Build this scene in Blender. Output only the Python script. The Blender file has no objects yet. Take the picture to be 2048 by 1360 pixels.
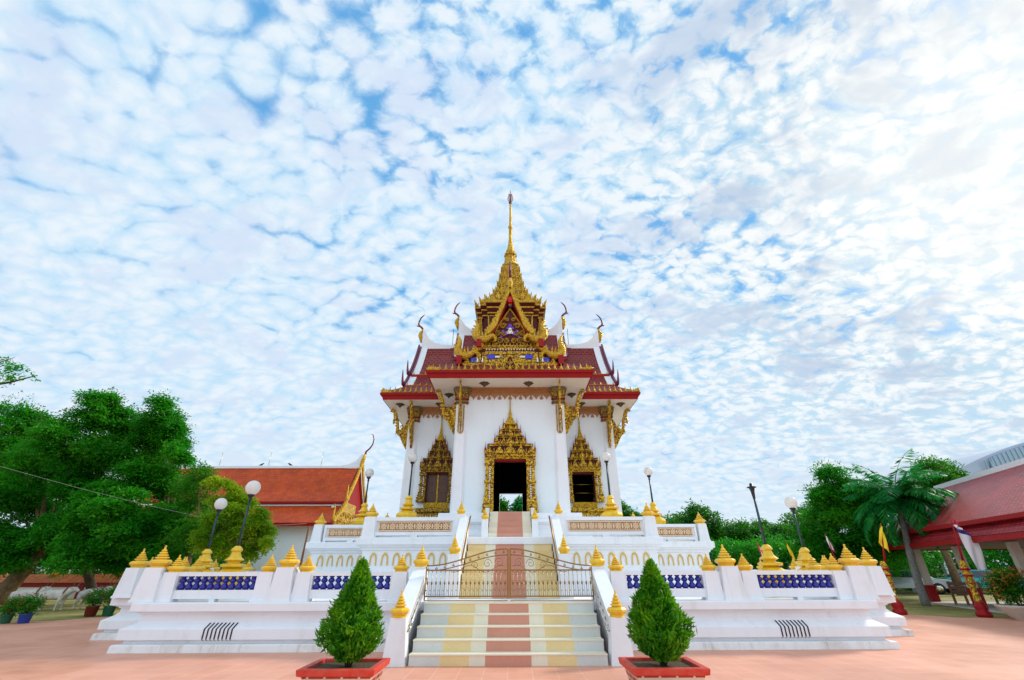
import bpy, bmesh, math, random
import numpy as np
from mathutils import Vector, Matrix
R = math.radians
random.seed(7)
S = bpy.context.scene
COL = S.collection

# ------------------------------------------------------------------ camera
cam = bpy.data.cameras.new('camera'); cam_o = bpy.data.objects.new('camera', cam); COL.objects.link(cam_o)
cam.sensor_width = 36; cam.lens = 880 / 2048 * 36; cam.clip_start = .05; cam.clip_end = 3000
cam_o.matrix_world = Matrix.Translation((.08, 0, 1.507)) @ Matrix.Rotation(R(90 + 27.47), 4, 'X') @ Matrix.Rotation(R(-.15), 4, 'Z')
S.camera = cam_o

# ------------------------------------------------------------------ light
S.view_settings.view_transform = 'Standard'; S.view_settings.look = 'None'
S.view_settings.gamma = 1; S.view_settings.exposure = .5
SKYX, SKYY, BACK_FILL = 5.3, 3.4, 1.55   # where the cloud sheet lies, and the extra brightness added behind the camera to light the facade
SUN_AZ, SUN_EL = 63, 33            # degrees right of the view axis (+Y), elevation
sd = Vector((math.sin(R(SUN_AZ)) * math.cos(R(SUN_EL)), math.cos(R(SUN_AZ)) * math.cos(R(SUN_EL)), math.sin(R(SUN_EL))))
sun = bpy.data.lights.new('sun', 'SUN'); sun_o = bpy.data.objects.new('sun', sun); COL.objects.link(sun_o)
sun.energy = 2.2; sun.angle = R(9); sun.color = (1, .93, .82)
sun_o.rotation_euler = (-sd).to_track_quat('-Z', 'Y').to_euler()

W = bpy.data.worlds.new('World'); S.world = W; W.use_nodes = True
def N(nt, typ, **kw):
    n = nt.nodes.new(typ)
    for k, v in kw.items():
        if k == 'ins':
            for a, b in v.items():
                if isinstance(b, bpy.types.NodeSocket): nt.links.new(b, n.inputs[a])
                else: n.inputs[a].default_value = b
        else: setattr(n, k, v)
    return n
def math_(nt, op, a, b=0., c=None, clamp=False):
    d = {0: a, 1: b}
    if c is not None: d[2] = c
    return N(nt, 'ShaderNodeMath', operation=op, use_clamp=clamp, ins=d).outputs[0]
def vmath(nt, op, a, b=(0, 0, 0)):
    return N(nt, 'ShaderNodeVectorMath', operation=op, ins={0: a, 1: b}).outputs[0]
def ramp(nt, fac, stops, interp='LINEAR'):
    n = N(nt, 'ShaderNodeValToRGB', ins={0: fac}); r = n.color_ramp; r.interpolation = interp
    while len(r.elements) < len(stops): r.elements.new(.5)
    for e, (p, c) in zip(r.elements, stops):
        e.position = p; e.color = (*c, 1) if len(c) == 3 else c
    return n.outputs[0]
def mixc(nt, fac, a, b, mode='MIX'):
    n = N(nt, 'ShaderNodeMix', data_type='RGBA', blend_type=mode)
    for i, v in ((0, fac), (6, a), (7, b)):
        if isinstance(v, bpy.types.NodeSocket): nt.links.new(v, n.inputs[i])
        elif isinstance(v, (int, float)): n.inputs[i].default_value = v
        else: n.inputs[i].default_value = (*v, 1)
    return n.outputs[2]
def G(v): return (v, v, v)

def build_sky():
    nt = W.node_tree; nt.nodes.clear()
    sky = N(nt, 'ShaderNodeTexSky', sky_type='NISHITA', sun_disc=False, sun_elevation=R(SUN_EL), sun_rotation=R(SUN_AZ), air_density=1.4, dust_density=.6, ozone_density=2.5)
    d = N(nt, 'ShaderNodeTexCoord').outputs['Generated']
    sep = N(nt, 'ShaderNodeSeparateXYZ', ins={0: d})
    z = math_(nt, 'MAXIMUM', sep.outputs[2], 0.)
    h = math_(nt, 'ADD', z, .30)
    P = N(nt, 'ShaderNodeCombineXYZ', ins={0: math_(nt, 'DIVIDE', sep.outputs[0], h), 1: math_(nt, 'DIVIDE', sep.outputs[1], h), 2: 0.}).outputs[0]
    Pm = N(nt, 'ShaderNodeMapping', vector_type='POINT', ins={0: P, 'Rotation': (0, 0, R(40)), 'Scale': (1.45, 1.9, 1), 'Location': (SKYX, SKYY, 0)}).outputs[0]
    wn = N(nt, 'ShaderNodeTexNoise', noise_dimensions='2D', ins={'Vector': Pm, 'Scale': 3.2, 'Detail': 3., 'Roughness': .5})
    warp = vmath(nt, 'MULTIPLY', vmath(nt, 'SUBTRACT', wn.outputs['Color'], (.5, .5, .5)), (.14, .14, 0))
    Pw = vmath(nt, 'ADD', Pm, warp)
    wn2 = N(nt, 'ShaderNodeTexNoise', noise_dimensions='2D', ins={'Vector': Pm, 'Scale': 16., 'Detail': 3., 'Roughness': .6})
    Pw2 = vmath(nt, 'ADD', Pw, vmath(nt, 'MULTIPLY', vmath(nt, 'SUBTRACT', wn2.outputs['Color'], (.5, .5, .5)), (.07, .07, 0)))
    def vor(v, s, sm): return N(nt, 'ShaderNodeTexVoronoi', feature='SMOOTH_F1', voronoi_dimensions='2D', ins={'Vector': v, 'Scale': s, 'Smoothness': sm}).outputs['Distance']
    v1 = vor(Pw, 13.5, .28); v2 = vor(Pw2, 29., .3)
    fb = N(nt, 'ShaderNodeTexNoise', noise_dimensions='2D', ins={'Vector': Pw2, 'Scale': 19., 'Detail': 9., 'Roughness': .62}).outputs[0]
    big = N(nt, 'ShaderNodeTexNoise', noise_dimensions='2D', ins={'Vector': Pm, 'Scale': 1.5, 'Detail': 2., 'Roughness': .5}).outputs[0]
    def term(x, c, k): return math_(nt, 'MULTIPLY', math_(nt, 'SUBTRACT', x, c), k)
    # the broken texture is crisp on the sunward side and soft away from it
    side = N(nt, 'ShaderNodeMapRange', ins={0: sep.outputs[0], 1: -.45, 2: .05, 3: .35, 4: 1.}).outputs[0]
    gaps = math_(nt, 'ADD', term(v1, .45, -.75), term(big, .36, .80))     # how closed the sheet is
    det = math_(nt, 'ADD', term(v2, .42, -.55), term(fb, .5, 1.5))
    tex = math_(nt, 'ADD', math_(nt, 'MULTIPLY', term(v1, .40, -1.1), math_(nt, 'ADD', .35, math_(nt, 'MULTIPLY', side, .65))), math_(nt, 'MULTIPLY', det, side))
    hor = math_(nt, 'MULTIPLY', math_(nt, 'SUBTRACT', .95, z, clamp=True), .40)
    den = math_(nt, 'ADD', math_(nt, 'ADD', gaps, math_(nt, 'MULTIPLY', det, math_(nt, 'MULTIPLY', side, .55))), hor)
    dot = N(nt, 'ShaderNodeVectorMath', operation='DOT_PRODUCT', ins={0: d, 1: tuple(sd)}).outputs['Value']
    near = N(nt, 'ShaderNodeMapRange', interpolation_type='SMOOTHSTEP', ins={0: dot, 1: .66, 2: 1.05}).outputs[0]
    K = 10. / 2 ** S.view_settings.exposure
    def c3(*c): return tuple(v * K for v in c)
    blue = mixc(nt, .75, vmath(nt, 'MULTIPLY', sky.outputs[0], (.7, .8, .9)), c3(.15, .49, .93))
    def step(x, a, b): return N(nt, 'ShaderNodeMapRange', interpolation_type='SMOOTHSTEP', ins={0: x, 1: a, 2: b}).outputs[0]
    veil = mixc(nt, near, c3(.53, .77, .97), c3(.54, .74, .88))
    lit_c = mixc(nt, near, c3(.82, .91, .99), c3(1.0, 1.01, 1.0))
    shd_c = mixc(nt, near, c3(.66, .77, .95), c3(.46, .58, .74))
    roll = N(nt, 'ShaderNodeTexNoise', noise_dimensions='2D', ins={'Vector': N(nt, 'ShaderNodeMapping', ins={0: Pw, 'Rotation': (0, 0, R(20)), 'Scale': (1.2, 5.5, 1)}).outputs[0], 'Scale': 1.6, 'Detail': 4., 'Roughness': .55}).outputs[0]
    tex = math_(nt, 'ADD', tex, term(roll, .5, .7))
    body = mixc(nt, step(tex, -.46, .36), veil, lit_c)
    big2 = N(nt, 'ShaderNodeTexNoise', noise_dimensions='2D', ins={'Vector': Pw, 'Scale': 3.4, 'Detail': 4., 'Roughness': .6}).outputs[0]
    body = mixc(nt, math_(nt, 'MULTIPLY', step(big2, .46, .70), .85), body, shd_c)
    col = mixc(nt, step(den, -.32, .16), blue, body)
    glow = math_(nt, 'MULTIPLY', N(nt, 'ShaderNodeMapRange', interpolation_type='SMOOTHSTEP', ins={0: dot, 1: .92, 2: 1.0}).outputs[0], .55)
    col = mixc(nt, glow, col, c3(1.15, 1.14, 1.08))
    haze = N(nt, 'ShaderNodeMapRange', interpolation_type='SMOOTHSTEP', ins={0: z, 1: .34, 2: .02, 3: 0., 4: .55}).outputs[0]
    col = mixc(nt, haze, col, c3(.76, .88, .97))
    back = N(nt, 'ShaderNodeMapRange', interpolation_type='SMOOTHSTEP', ins={0: sep.outputs[1], 1: .1, 2: -.75, 3: 1., 4: BACK_FILL}).outputs[0]  # unseen sky behind the camera raised as fill for the facade
    col = N(nt, 'ShaderNodeVectorMath', operation='SCALE', ins={0: col, 'Scale': back}).outputs[0]
    bg = N(nt, 'ShaderNodeBackground', ins={0: col, 1: .1})
    out = N(nt, 'ShaderNodeOutputWorld'); nt.links.new(bg.outputs[0], out.inputs[0])
build_sky()

# ------------------------------------------------------------------ materials
MATS = {}
def mat(name, base, rough=.6, metal=0., var=None, vs=4., amt=.5, bump=0., bs=20., spec=.5, trans=None, coords='Object', voro=False):
    m = bpy.data.materials.new(name); m.use_nodes = True; nt = m.node_tree; nt.nodes.clear()
    p = N(nt, 'ShaderNodeBsdfPrincipled', ins={'Base Color': (*base, 1), 'Roughness': rough, 'Metallic': metal, 'Specular IOR Level': spec})
    out = N(nt, 'ShaderNodeOutputMaterial')
    co = N(nt, 'ShaderNodeTexCoord').outputs[coords]
    if var:
        n = N(nt, 'ShaderNodeTexNoise', ins={'Vector': co, 'Scale': vs, 'Detail': 6., 'Roughness': .65})
        lo = .5 - .25 * amt - .05; hi = .5 + .25 * amt + .05
        fac = N(nt, 'ShaderNodeMapRange', ins={0: n.outputs[0], 1: .36, 2: .64, 3: max(0, .5 - amt / 2), 4: min(1, .5 + amt / 2)}).outputs[0]
        nt.links.new(mixc(nt, fac, base, var), p.inputs['Base Color'])
    if bump:
        if voro: t = N(nt, 'ShaderNodeTexVoronoi', ins={'Vector': co, 'Scale': bs}).outputs['Distance']
        else: t = N(nt, 'ShaderNodeTexNoise', ins={'Vector': co, 'Scale': bs, 'Detail': 4.}).outputs[0]
        b = N(nt, 'ShaderNodeBump', ins={'Strength': bump, 'Distance': .03, 'Height': t}); nt.links.new(b.outputs[0], p.inputs['Normal'])
    sh = p.outputs[0]
    if trans:
        tr = N(nt, 'ShaderNodeBsdfTranslucent', ins={0: (*trans, 1)})
        mx = N(nt, 'ShaderNodeMixShader', ins={0: .35, 1: sh, 2: tr.outputs[0]}); sh = mx.outputs[0]
    nt.links.new(sh, out.inputs[0])
    MATS[name] = m; return m
def leafmat(name, c1, c2, c3, sc=1.2, tr=(.1, .35, .02)):
    m = mat(name, c1, .45, var=None, spec=.12, trans=tr); nt = m.node_tree
    p = [n for n in nt.nodes if n.type == 'BSDF_PRINCIPLED'][0]
    co = N(nt, 'ShaderNodeTexCoord').outputs['Object']
    a = N(nt, 'ShaderNodeTexNoise', ins={'Vector': co, 'Scale': sc, 'Detail': 2.}).outputs[0]
    b = N(nt, 'ShaderNodeTexNoise', ins={'Vector': co, 'Scale': sc * 9, 'Detail': 1.}).outputs[0]
    f = math_(nt, 'ADD', math_(nt, 'MULTIPLY', a, .6), math_(nt, 'MULTIPLY', b, .4))
    nt.links.new(ramp(nt, f, [(.36, c1), (.5, c2), (.64, c3)]), p.inputs['Base Color'])
    return m
def tilemat(name, c1, c2, mortar, su, sv, bump=.6, msize=.035, rough=.45):
    m = mat(name, c1, rough, spec=.25); nt = m.node_tree
    p = [n for n in nt.nodes if n.type == 'BSDF_PRINCIPLED'][0]
    uv = N(nt, 'ShaderNodeTexCoord').outputs['UV']
    br = N(nt, 'ShaderNodeTexBrick', offset=.5, ins={'Vector': uv, 'Color1': (*c1, 1), 'Color2': (*c2, 1), 'Mortar': (*mortar, 1), 'Scale': 1., 'Mortar Size': msize * sv, 'Mortar Smooth': .3, 'Brick Width': su, 'Row Height': sv})
    co = N(nt, 'ShaderNodeTexCoord').outputs['Object']
    n = N(nt, 'ShaderNodeTexNoise', ins={'Vector': co, 'Scale': .9, 'Detail': 6., 'Roughness': .65}).outputs[0]
    f = N(nt, 'ShaderNodeMapRange', ins={0: n, 1: .35, 2: .7, 3: .75, 4: 1.15}).outputs[0]
    c = N(nt, 'ShaderNodeVectorMath', operation='SCALE', ins={0: br.outputs[0], 'Scale': f}).outputs[0]
    nt.links.new(c, p.inputs['Base Color'])
    sp = N(nt, 'ShaderNodeSeparateXYZ', ins={0: uv}); w = math_(nt, 'FRACT', math_(nt, 'DIVIDE', sp.outputs[1], sv))
    hgt = math_(nt, 'SUBTRACT', w, br.outputs['Fac'])
    b = N(nt, 'ShaderNodeBump', ins={'Strength': bump, 'Distance': .04, 'Height': hgt}); nt.links.new(b.outputs[0], p.inputs['Normal'])
    return m

def plaster(name, base, dirt, amt):     # painted plaster with faint rain streaks and blotches
    m = mat(name, base, .55, bump=.08, bs=30, spec=.3); nt = m.node_tree
    p = [n for n in nt.nodes if n.type == 'BSDF_PRINCIPLED'][0]
    co = N(nt, 'ShaderNodeTexCoord').outputs['Object']
    st = N(nt, 'ShaderNodeMapping', ins={0: co, 'Scale': (5., 5., .45)}).outputs[0]
    a = N(nt, 'ShaderNodeTexNoise', ins={'Vector': st, 'Scale': 1., 'Detail': 6., 'Roughness': .7}).outputs[0]
    b = N(nt, 'ShaderNodeTexNoise', ins={'Vector': co, 'Scale': 1.1, 'Detail': 7., 'Roughness': .68}).outputs[0]
    f = math_(nt, 'MULTIPLY', N(nt, 'ShaderNodeMapRange', ins={0: a, 1: .48, 2: .74}).outputs[0], N(nt, 'ShaderNodeMapRange', ins={0: b, 1: .40, 2: .64}).outputs[0])
    f2 = N(nt, 'ShaderNodeMapRange', ins={0: b, 1: .5, 2: .8, 4: .5}).outputs[0]
    nt.links.new(mixc(nt, math_(nt, 'MULTIPLY', math_(nt, 'MAXIMUM', f, f2), amt * 1.6, clamp=True), base, dirt), p.inputs['Base Color']); return m
def goldmat(name, hi, lo, sc, cut):      # gilded relief: bright bosses on a dark ground
    m = mat(name, hi, .36, .45); nt = m.node_tree
    p = [n for n in nt.nodes if n.type == 'BSDF_PRINCIPLED'][0]
    co = N(nt, 'ShaderNodeTexCoord').outputs['Object']
    wn = N(nt, 'ShaderNodeTexNoise', ins={'Vector': co, 'Scale': sc * .8, 'Detail': 2.})
    cw = vmath(nt, 'ADD', co, vmath(nt, 'MULTIPLY', vmath(nt, 'SUBTRACT', wn.outputs['Color'], (.5, .5, .5)), (.12, .12, .12)))
    v = N(nt, 'ShaderNodeTexVoronoi', ins={'Vector': cw, 'Scale': sc}).outputs['Distance']
    n = N(nt, 'ShaderNodeTexNoise', ins={'Vector': co, 'Scale': 2.2, 'Detail': 5., 'Roughness': .7}).outputs[0]
    f = N(nt, 'ShaderNodeMapRange', ins={0: v, 1: .62 - cut, 2: .80 - cut * .5}).outputs[0]
    t = N(nt, 'ShaderNodeMapRange', ins={0: n, 1: .45, 2: .75, 4: .55}).outputs[0]
    c = mixc(nt, t, hi, tuple(.45 * a + .55 * b for a, b in zip(hi, lo))); c = mixc(nt, f, c, lo)
    nt.links.new(c, p.inputs['Base Color'])
    nt.links.new(math_(nt, 'MULTIPLY', math_(nt, 'SUBTRACT', 1., f), .5), p.inputs['Metallic'])
    b = N(nt, 'ShaderNodeBump', ins={'Strength': 1., 'Distance': .05, 'Height': v}); b.invert = True
    nt.links.new(b.outputs[0], p.inputs['Normal']); return m
white = plaster('white_paint', (.80, .81, .83), (.60, .57, .52), .45)
white_old = plaster('weathered_white', (.78, .77, .75), (.42, .33, .23), 1.0)
wall_w = plaster('wall_white', (.76, .83, .86), (.60, .66, .66), .30)
soff = mat('soffit_cream', (.78, .72, .60), .6, var=(.70, .64, .52), vs=1.5)
gold = goldmat('gilding', (.86, .53, .024), (.16, .06, .006), 15., .20)
gold_dk = goldmat('dark_gilding', (.58, .33, .014), (.08, .03, .004), 15., .26)
gold_sm = goldmat('smooth_gilding', (.86, .54, .028), (.42, .20, .01), 20., .10)
yellow = mat('yellow_paint', (.90, .58, .028), .32, .0, var=(.72, .40, .014), vs=5, amt=.6, bump=.05, bs=40)
red = mat('red_lacquer', (.33, .003, .005), .5, var=(.25, .003, .004), vs=3, amt=.6, spec=.25)
red_hot = mat('bright_red_lacquer', (.55, .006, .004), .4, spec=.3)
red_dk = mat('dark_red_lacquer', (.10, .003, .004), .5, var=(.06, .003, .003), vs=5, amt=.6, spec=.25)
horn = mat('purple_red_lacquer', (.22, .015, .04), .4, var=(.10, .02, .05), vs=3)
purple = mat('purple_glass', (.12, .03, .35), .2, .2)
blue = mat('blue_tile', (.02, .03, .60), .25)
navy = mat('navy_glaze', (.010, .010, .19), .2, var=(.016, .016, .28), vs=6)
mosaic = mat('mosaic_white', (.80, .78, .74), .25)
peach = mat('peach_plaster', (.80, .58, .38), .6, var=(.72, .48, .28), vs=4)
tan = mat('tan_recess_shade', (.36, .18, .05), .6, var=(.28, .13, .035), vs=6)  # shade of the lattice holes put into the colour
ochre = mat('ochre_trim', (.74, .46, .06), .5, var=(.62, .36, .04), vs=7)
capital = mat('capital_glass', (.30, .20, .07), .35, .4, var=(.10, .12, .05), vs=20, amt=.9, bump=.6, bs=30)
brown_tr = mat('brown_trim', (.42, .19, .06), .5, .1, var=(.30, .12, .04), vs=8)
brown_dk = mat('dark_bronze_paint', (.10, .055, .015), .5, var=(.05, .025, .008), vs=20)
shutter = mat('shutter_wood', (.10, .035, .015), .5, var=(.06, .02, .01), vs=9)
black = mat('black_metal', (.02, .022, .03), .35, .3)
lamp_pole_m = mat('dark_green_steel', (.03, .06, .06), .3, .5)
globe_m = mat('opal_globe', (.90, .88, .85), .12, var=(.86, .83, .78), vs=3, trans=(.9, .87, .82))
steel = mat('stainless_steel', (.70, .62, .48), .22, 1.)
bronze = mat('bronze_steel', (.30, .16, .05), .32, .85)
wood = mat('brown_wood', (.22, .09, .04), .6, var=(.13, .05, .02), vs=8)
bark = mat('bark', (.22, .14, .07), .9, var=(.10, .06, .03), vs=5, amt=.9, bump=.8, bs=14)
bark_dk = mat('dark_bark', (.08, .05, .03), .9, var=(.04, .03, .02), vs=5, amt=.9, bump=.8, bs=14)
palm_bark = mat('palm_bark', (.22, .22, .20), .9, var=(.12, .12, .11), vs=9, amt=.9, bump=.6, bs=14)
cement = mat('cement_pot', (.62, .58, .50), .7, var=(.45, .42, .36), vs=4)
soil = mat('soil', (.12, .09, .045), .95, var=(.05, .035, .02), vs=18, amt=.9, bump=.8, bs=40)
metal_roof = mat('grey_metal_roof', (.42, .48, .58), .45, .2, var=(.36, .42, .52), vs=.6)
rib_roof = mat('blue_grey_sheet', (.30, .40, .48), .4, .3)
cowhide = mat('white_hide', (.60, .56, .50), .7, var=(.36, .32, .27), vs=4, amt=.8)
slit = mat('dark_groove', (.03, .012, .02), .9)
lf_dark = leafmat('leaf_dark', (.005, .085, .004), (.016, .17, .008), (.075, .34, .016), .5, (.05, .55, .015))
lf_mid = leafmat('leaf_mid', (.008, .085, .004), (.025, .17, .007), (.09, .30, .012), .6, (.08, .38, .01))
lf_yel = leafmat('leaf_yellow', (.05, .21, .006), (.16, .36, .010), (.46, .50, .015), .45, (.40, .58, .01))
lf_top = leafmat('leaf_topiary', (.006, .075, .003), (.03, .19, .006), (.20, .42, .012), 3.0, (.20, .55, .01))
lf_palm = leafmat('leaf_palm', (.004, .10, .03), (.010, .17, .035), (.04, .30, .035), 1., (.03, .42, .06))
lf_far = leafmat('leaf_far', (.006, .08, .008), (.022, .16, .012), (.08, .28, .02), .4, (.08, .36, .02))
flower_red = leafmat('petal_red', (.25, .01, .015), (.32, .05, .02), (.45, .22, .15), 6., (.3, .03, .03))
flower_or = leafmat('petal_orange', (.55, .10, .02), (.6, .25, .05), (.3, .25, .03), 6., (.5, .2, .05))
flower_mag = leafmat('petal_magenta', (.35, .01, .12), (.45, .02, .18), (.30, .02, .10), 4., (.5, .02, .2))
tile_maroon = tilemat('roof_tile_maroon', (.17, .006, .006), (.25, .011, .008), (.38, .13, .10), .26, .19, .7, msize=.06)
tile_orange = tilemat('roof_tile_orange', (.62, .080, .005), (.52, .055, .004), (.32, .025, .004), .30, .26, .6)
tile_pink = tilemat('roof_tile_red', (.34, .004, .012), (.25, .003, .009), (.46, .11, .12), .24, .20, .7, msize=.06)
tile_rust = tilemat('wall_cap_tile', (.62, .17, .03), (.50, .11, .02), (.2, .03, .01), .2, .15)
brick_p = tilemat('planter_brick', (.48, .05, .03), (.40, .04, .025), (.74, .62, .50), .22, .085, .5, msize=.22)

def plaza_mat():
    m = mat('salmon_paving', (.62, .26, .15), .5); nt = m.node_tree
    p = [n for n in nt.nodes if n.type == 'BSDF_PRINCIPLED'][0]
    co = N(nt, 'ShaderNodeTexCoord').outputs['Object']
    br = N(nt, 'ShaderNodeTexBrick', offset=0., ins={'Vector': co, 'Color1': (.78, .37, .25, 1), 'Color2': (.72, .32, .205, 1), 'Mortar': (.84, .47, .34, 1), 'Scale': 1., 'Mortar Size': .008, 'Mortar Smooth': .2, 'Brick Width': .4, 'Row Height': .4})
    a = N(nt, 'ShaderNodeTexNoise', ins={'Vector': co, 'Scale': .45, 'Detail': 7., 'Roughness': .68}).outputs[0]
    f = N(nt, 'ShaderNodeMapRange', ins={0: a, 1: .32, 2: .7}).outputs[0]
    c = mixc(nt, f, (.78, .74, .70), (1.10, 1.13, 1.18)); c = mixc(nt, 1., br.outputs[0], c, 'MULTIPLY')
    g = N(nt, 'ShaderNodeTexNoise', ins={'Vector': co, 'Scale': 60., 'Detail': 2.}).outputs[0]
    c = mixc(nt, math_(nt, 'MULTIPLY', g, .35), c, (.62, .26, .15))
    nt.links.new(c, p.inputs['Base Color'])
    nt.links.new(N(nt, 'ShaderNodeMapRange', ins={0: a, 1: .3, 2: .7, 3: .38, 4: .62}).outputs[0], p.inputs['Roughness'])
    b = N(nt, 'ShaderNodeBump', ins={'Strength': .25, 'Distance': .01, 'Height': br.outputs['Fac']}); b.invert = True
    nt.links.new(b.outputs[0], p.inputs['Normal']); return m
def ground_mat():
    m = mat('dry_grass', (.2, .2, .05), .95); nt = m.node_tree
    p = [n for n in nt.nodes if n.type == 'BSDF_PRINCIPLED'][0]
    co = N(nt, 'ShaderNodeTexCoord').outputs['Object']
    a = N(nt, 'ShaderNodeTexNoise', ins={'Vector': co, 'Scale': .5, 'Detail': 8., 'Roughness': .7}).outputs[0]
    b = N(nt, 'ShaderNodeTexNoise', ins={'Vector': co, 'Scale': 9., 'Detail': 4.}).outputs[0]
    f = math_(nt, 'ADD', math_(nt, 'MULTIPLY', a, .7), math_(nt, 'MULTIPLY', b, .3))
    nt.links.new(ramp(nt, f, [(.36, (.09, .12, .02)), (.47, (.22, .20, .045)), (.56, (.36, .28, .08)), (.68, (.42, .30, .13))]), p.inputs['Base Color'])
    bm_ = N(nt, 'ShaderNodeBump', ins={'Strength': .8, 'Distance': .05, 'Height': b}); nt.links.new(bm_.outputs[0], p.inputs['Normal']); return m
def stripe_mat():
    m = mat('terrazzo_stripes', (.6, .6, .6), .42); nt = m.node_tree
    p = [n for n in nt.nodes if n.type == 'BSDF_PRINCIPLED'][0]
    co = N(nt, 'ShaderNodeTexCoord').outputs['Object']
    x = math_(nt, 'ABSOLUTE', N(nt, 'ShaderNodeSeparateXYZ', ins={0: co}).outputs[0])
    c = ramp(nt, math_(nt, 'DIVIDE', x, 2.), [(0, (.62, .27, .18)), (.2, (.80, .73, .56)), (.34, (.80, .61, .29)), (.60, (.62, .64, .60))], 'CONSTANT')
    v = N(nt, 'ShaderNodeTexVoronoi', ins={'Vector': co, 'Scale': 120.})
    s = N(nt, 'ShaderNodeSeparateColor', ins={0: v.outputs['Color']}).outputs[0]
    sp = N(nt, 'ShaderNodeMapRange', ins={0: s, 3: .92, 4: 1.05}).outputs[0]
    n = N(nt, 'ShaderNodeTexNoise', ins={'Vector': co, 'Scale': 1.5, 'Detail': 5.}).outputs[0]
    n = N(nt, 'ShaderNodeMapRange', ins={0: n, 1: .3, 2: .7, 3: .9, 4: 1.06}).outputs[0]
    c = N(nt, 'ShaderNodeVectorMath', operation='SCALE', ins={0: c, 'Scale': math_(nt, 'MULTIPLY', sp, n)}).outputs[0]
    nt.links.new(c, p.inputs['Base Color']); return m
plaza_m = plaza_mat(); ground_m = ground_mat(); stripe_m = stripe_mat()
nosing_m = mat('cream_nosing', (.80, .74, .58), .4, var=(.72, .66, .50), vs=7)

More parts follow.
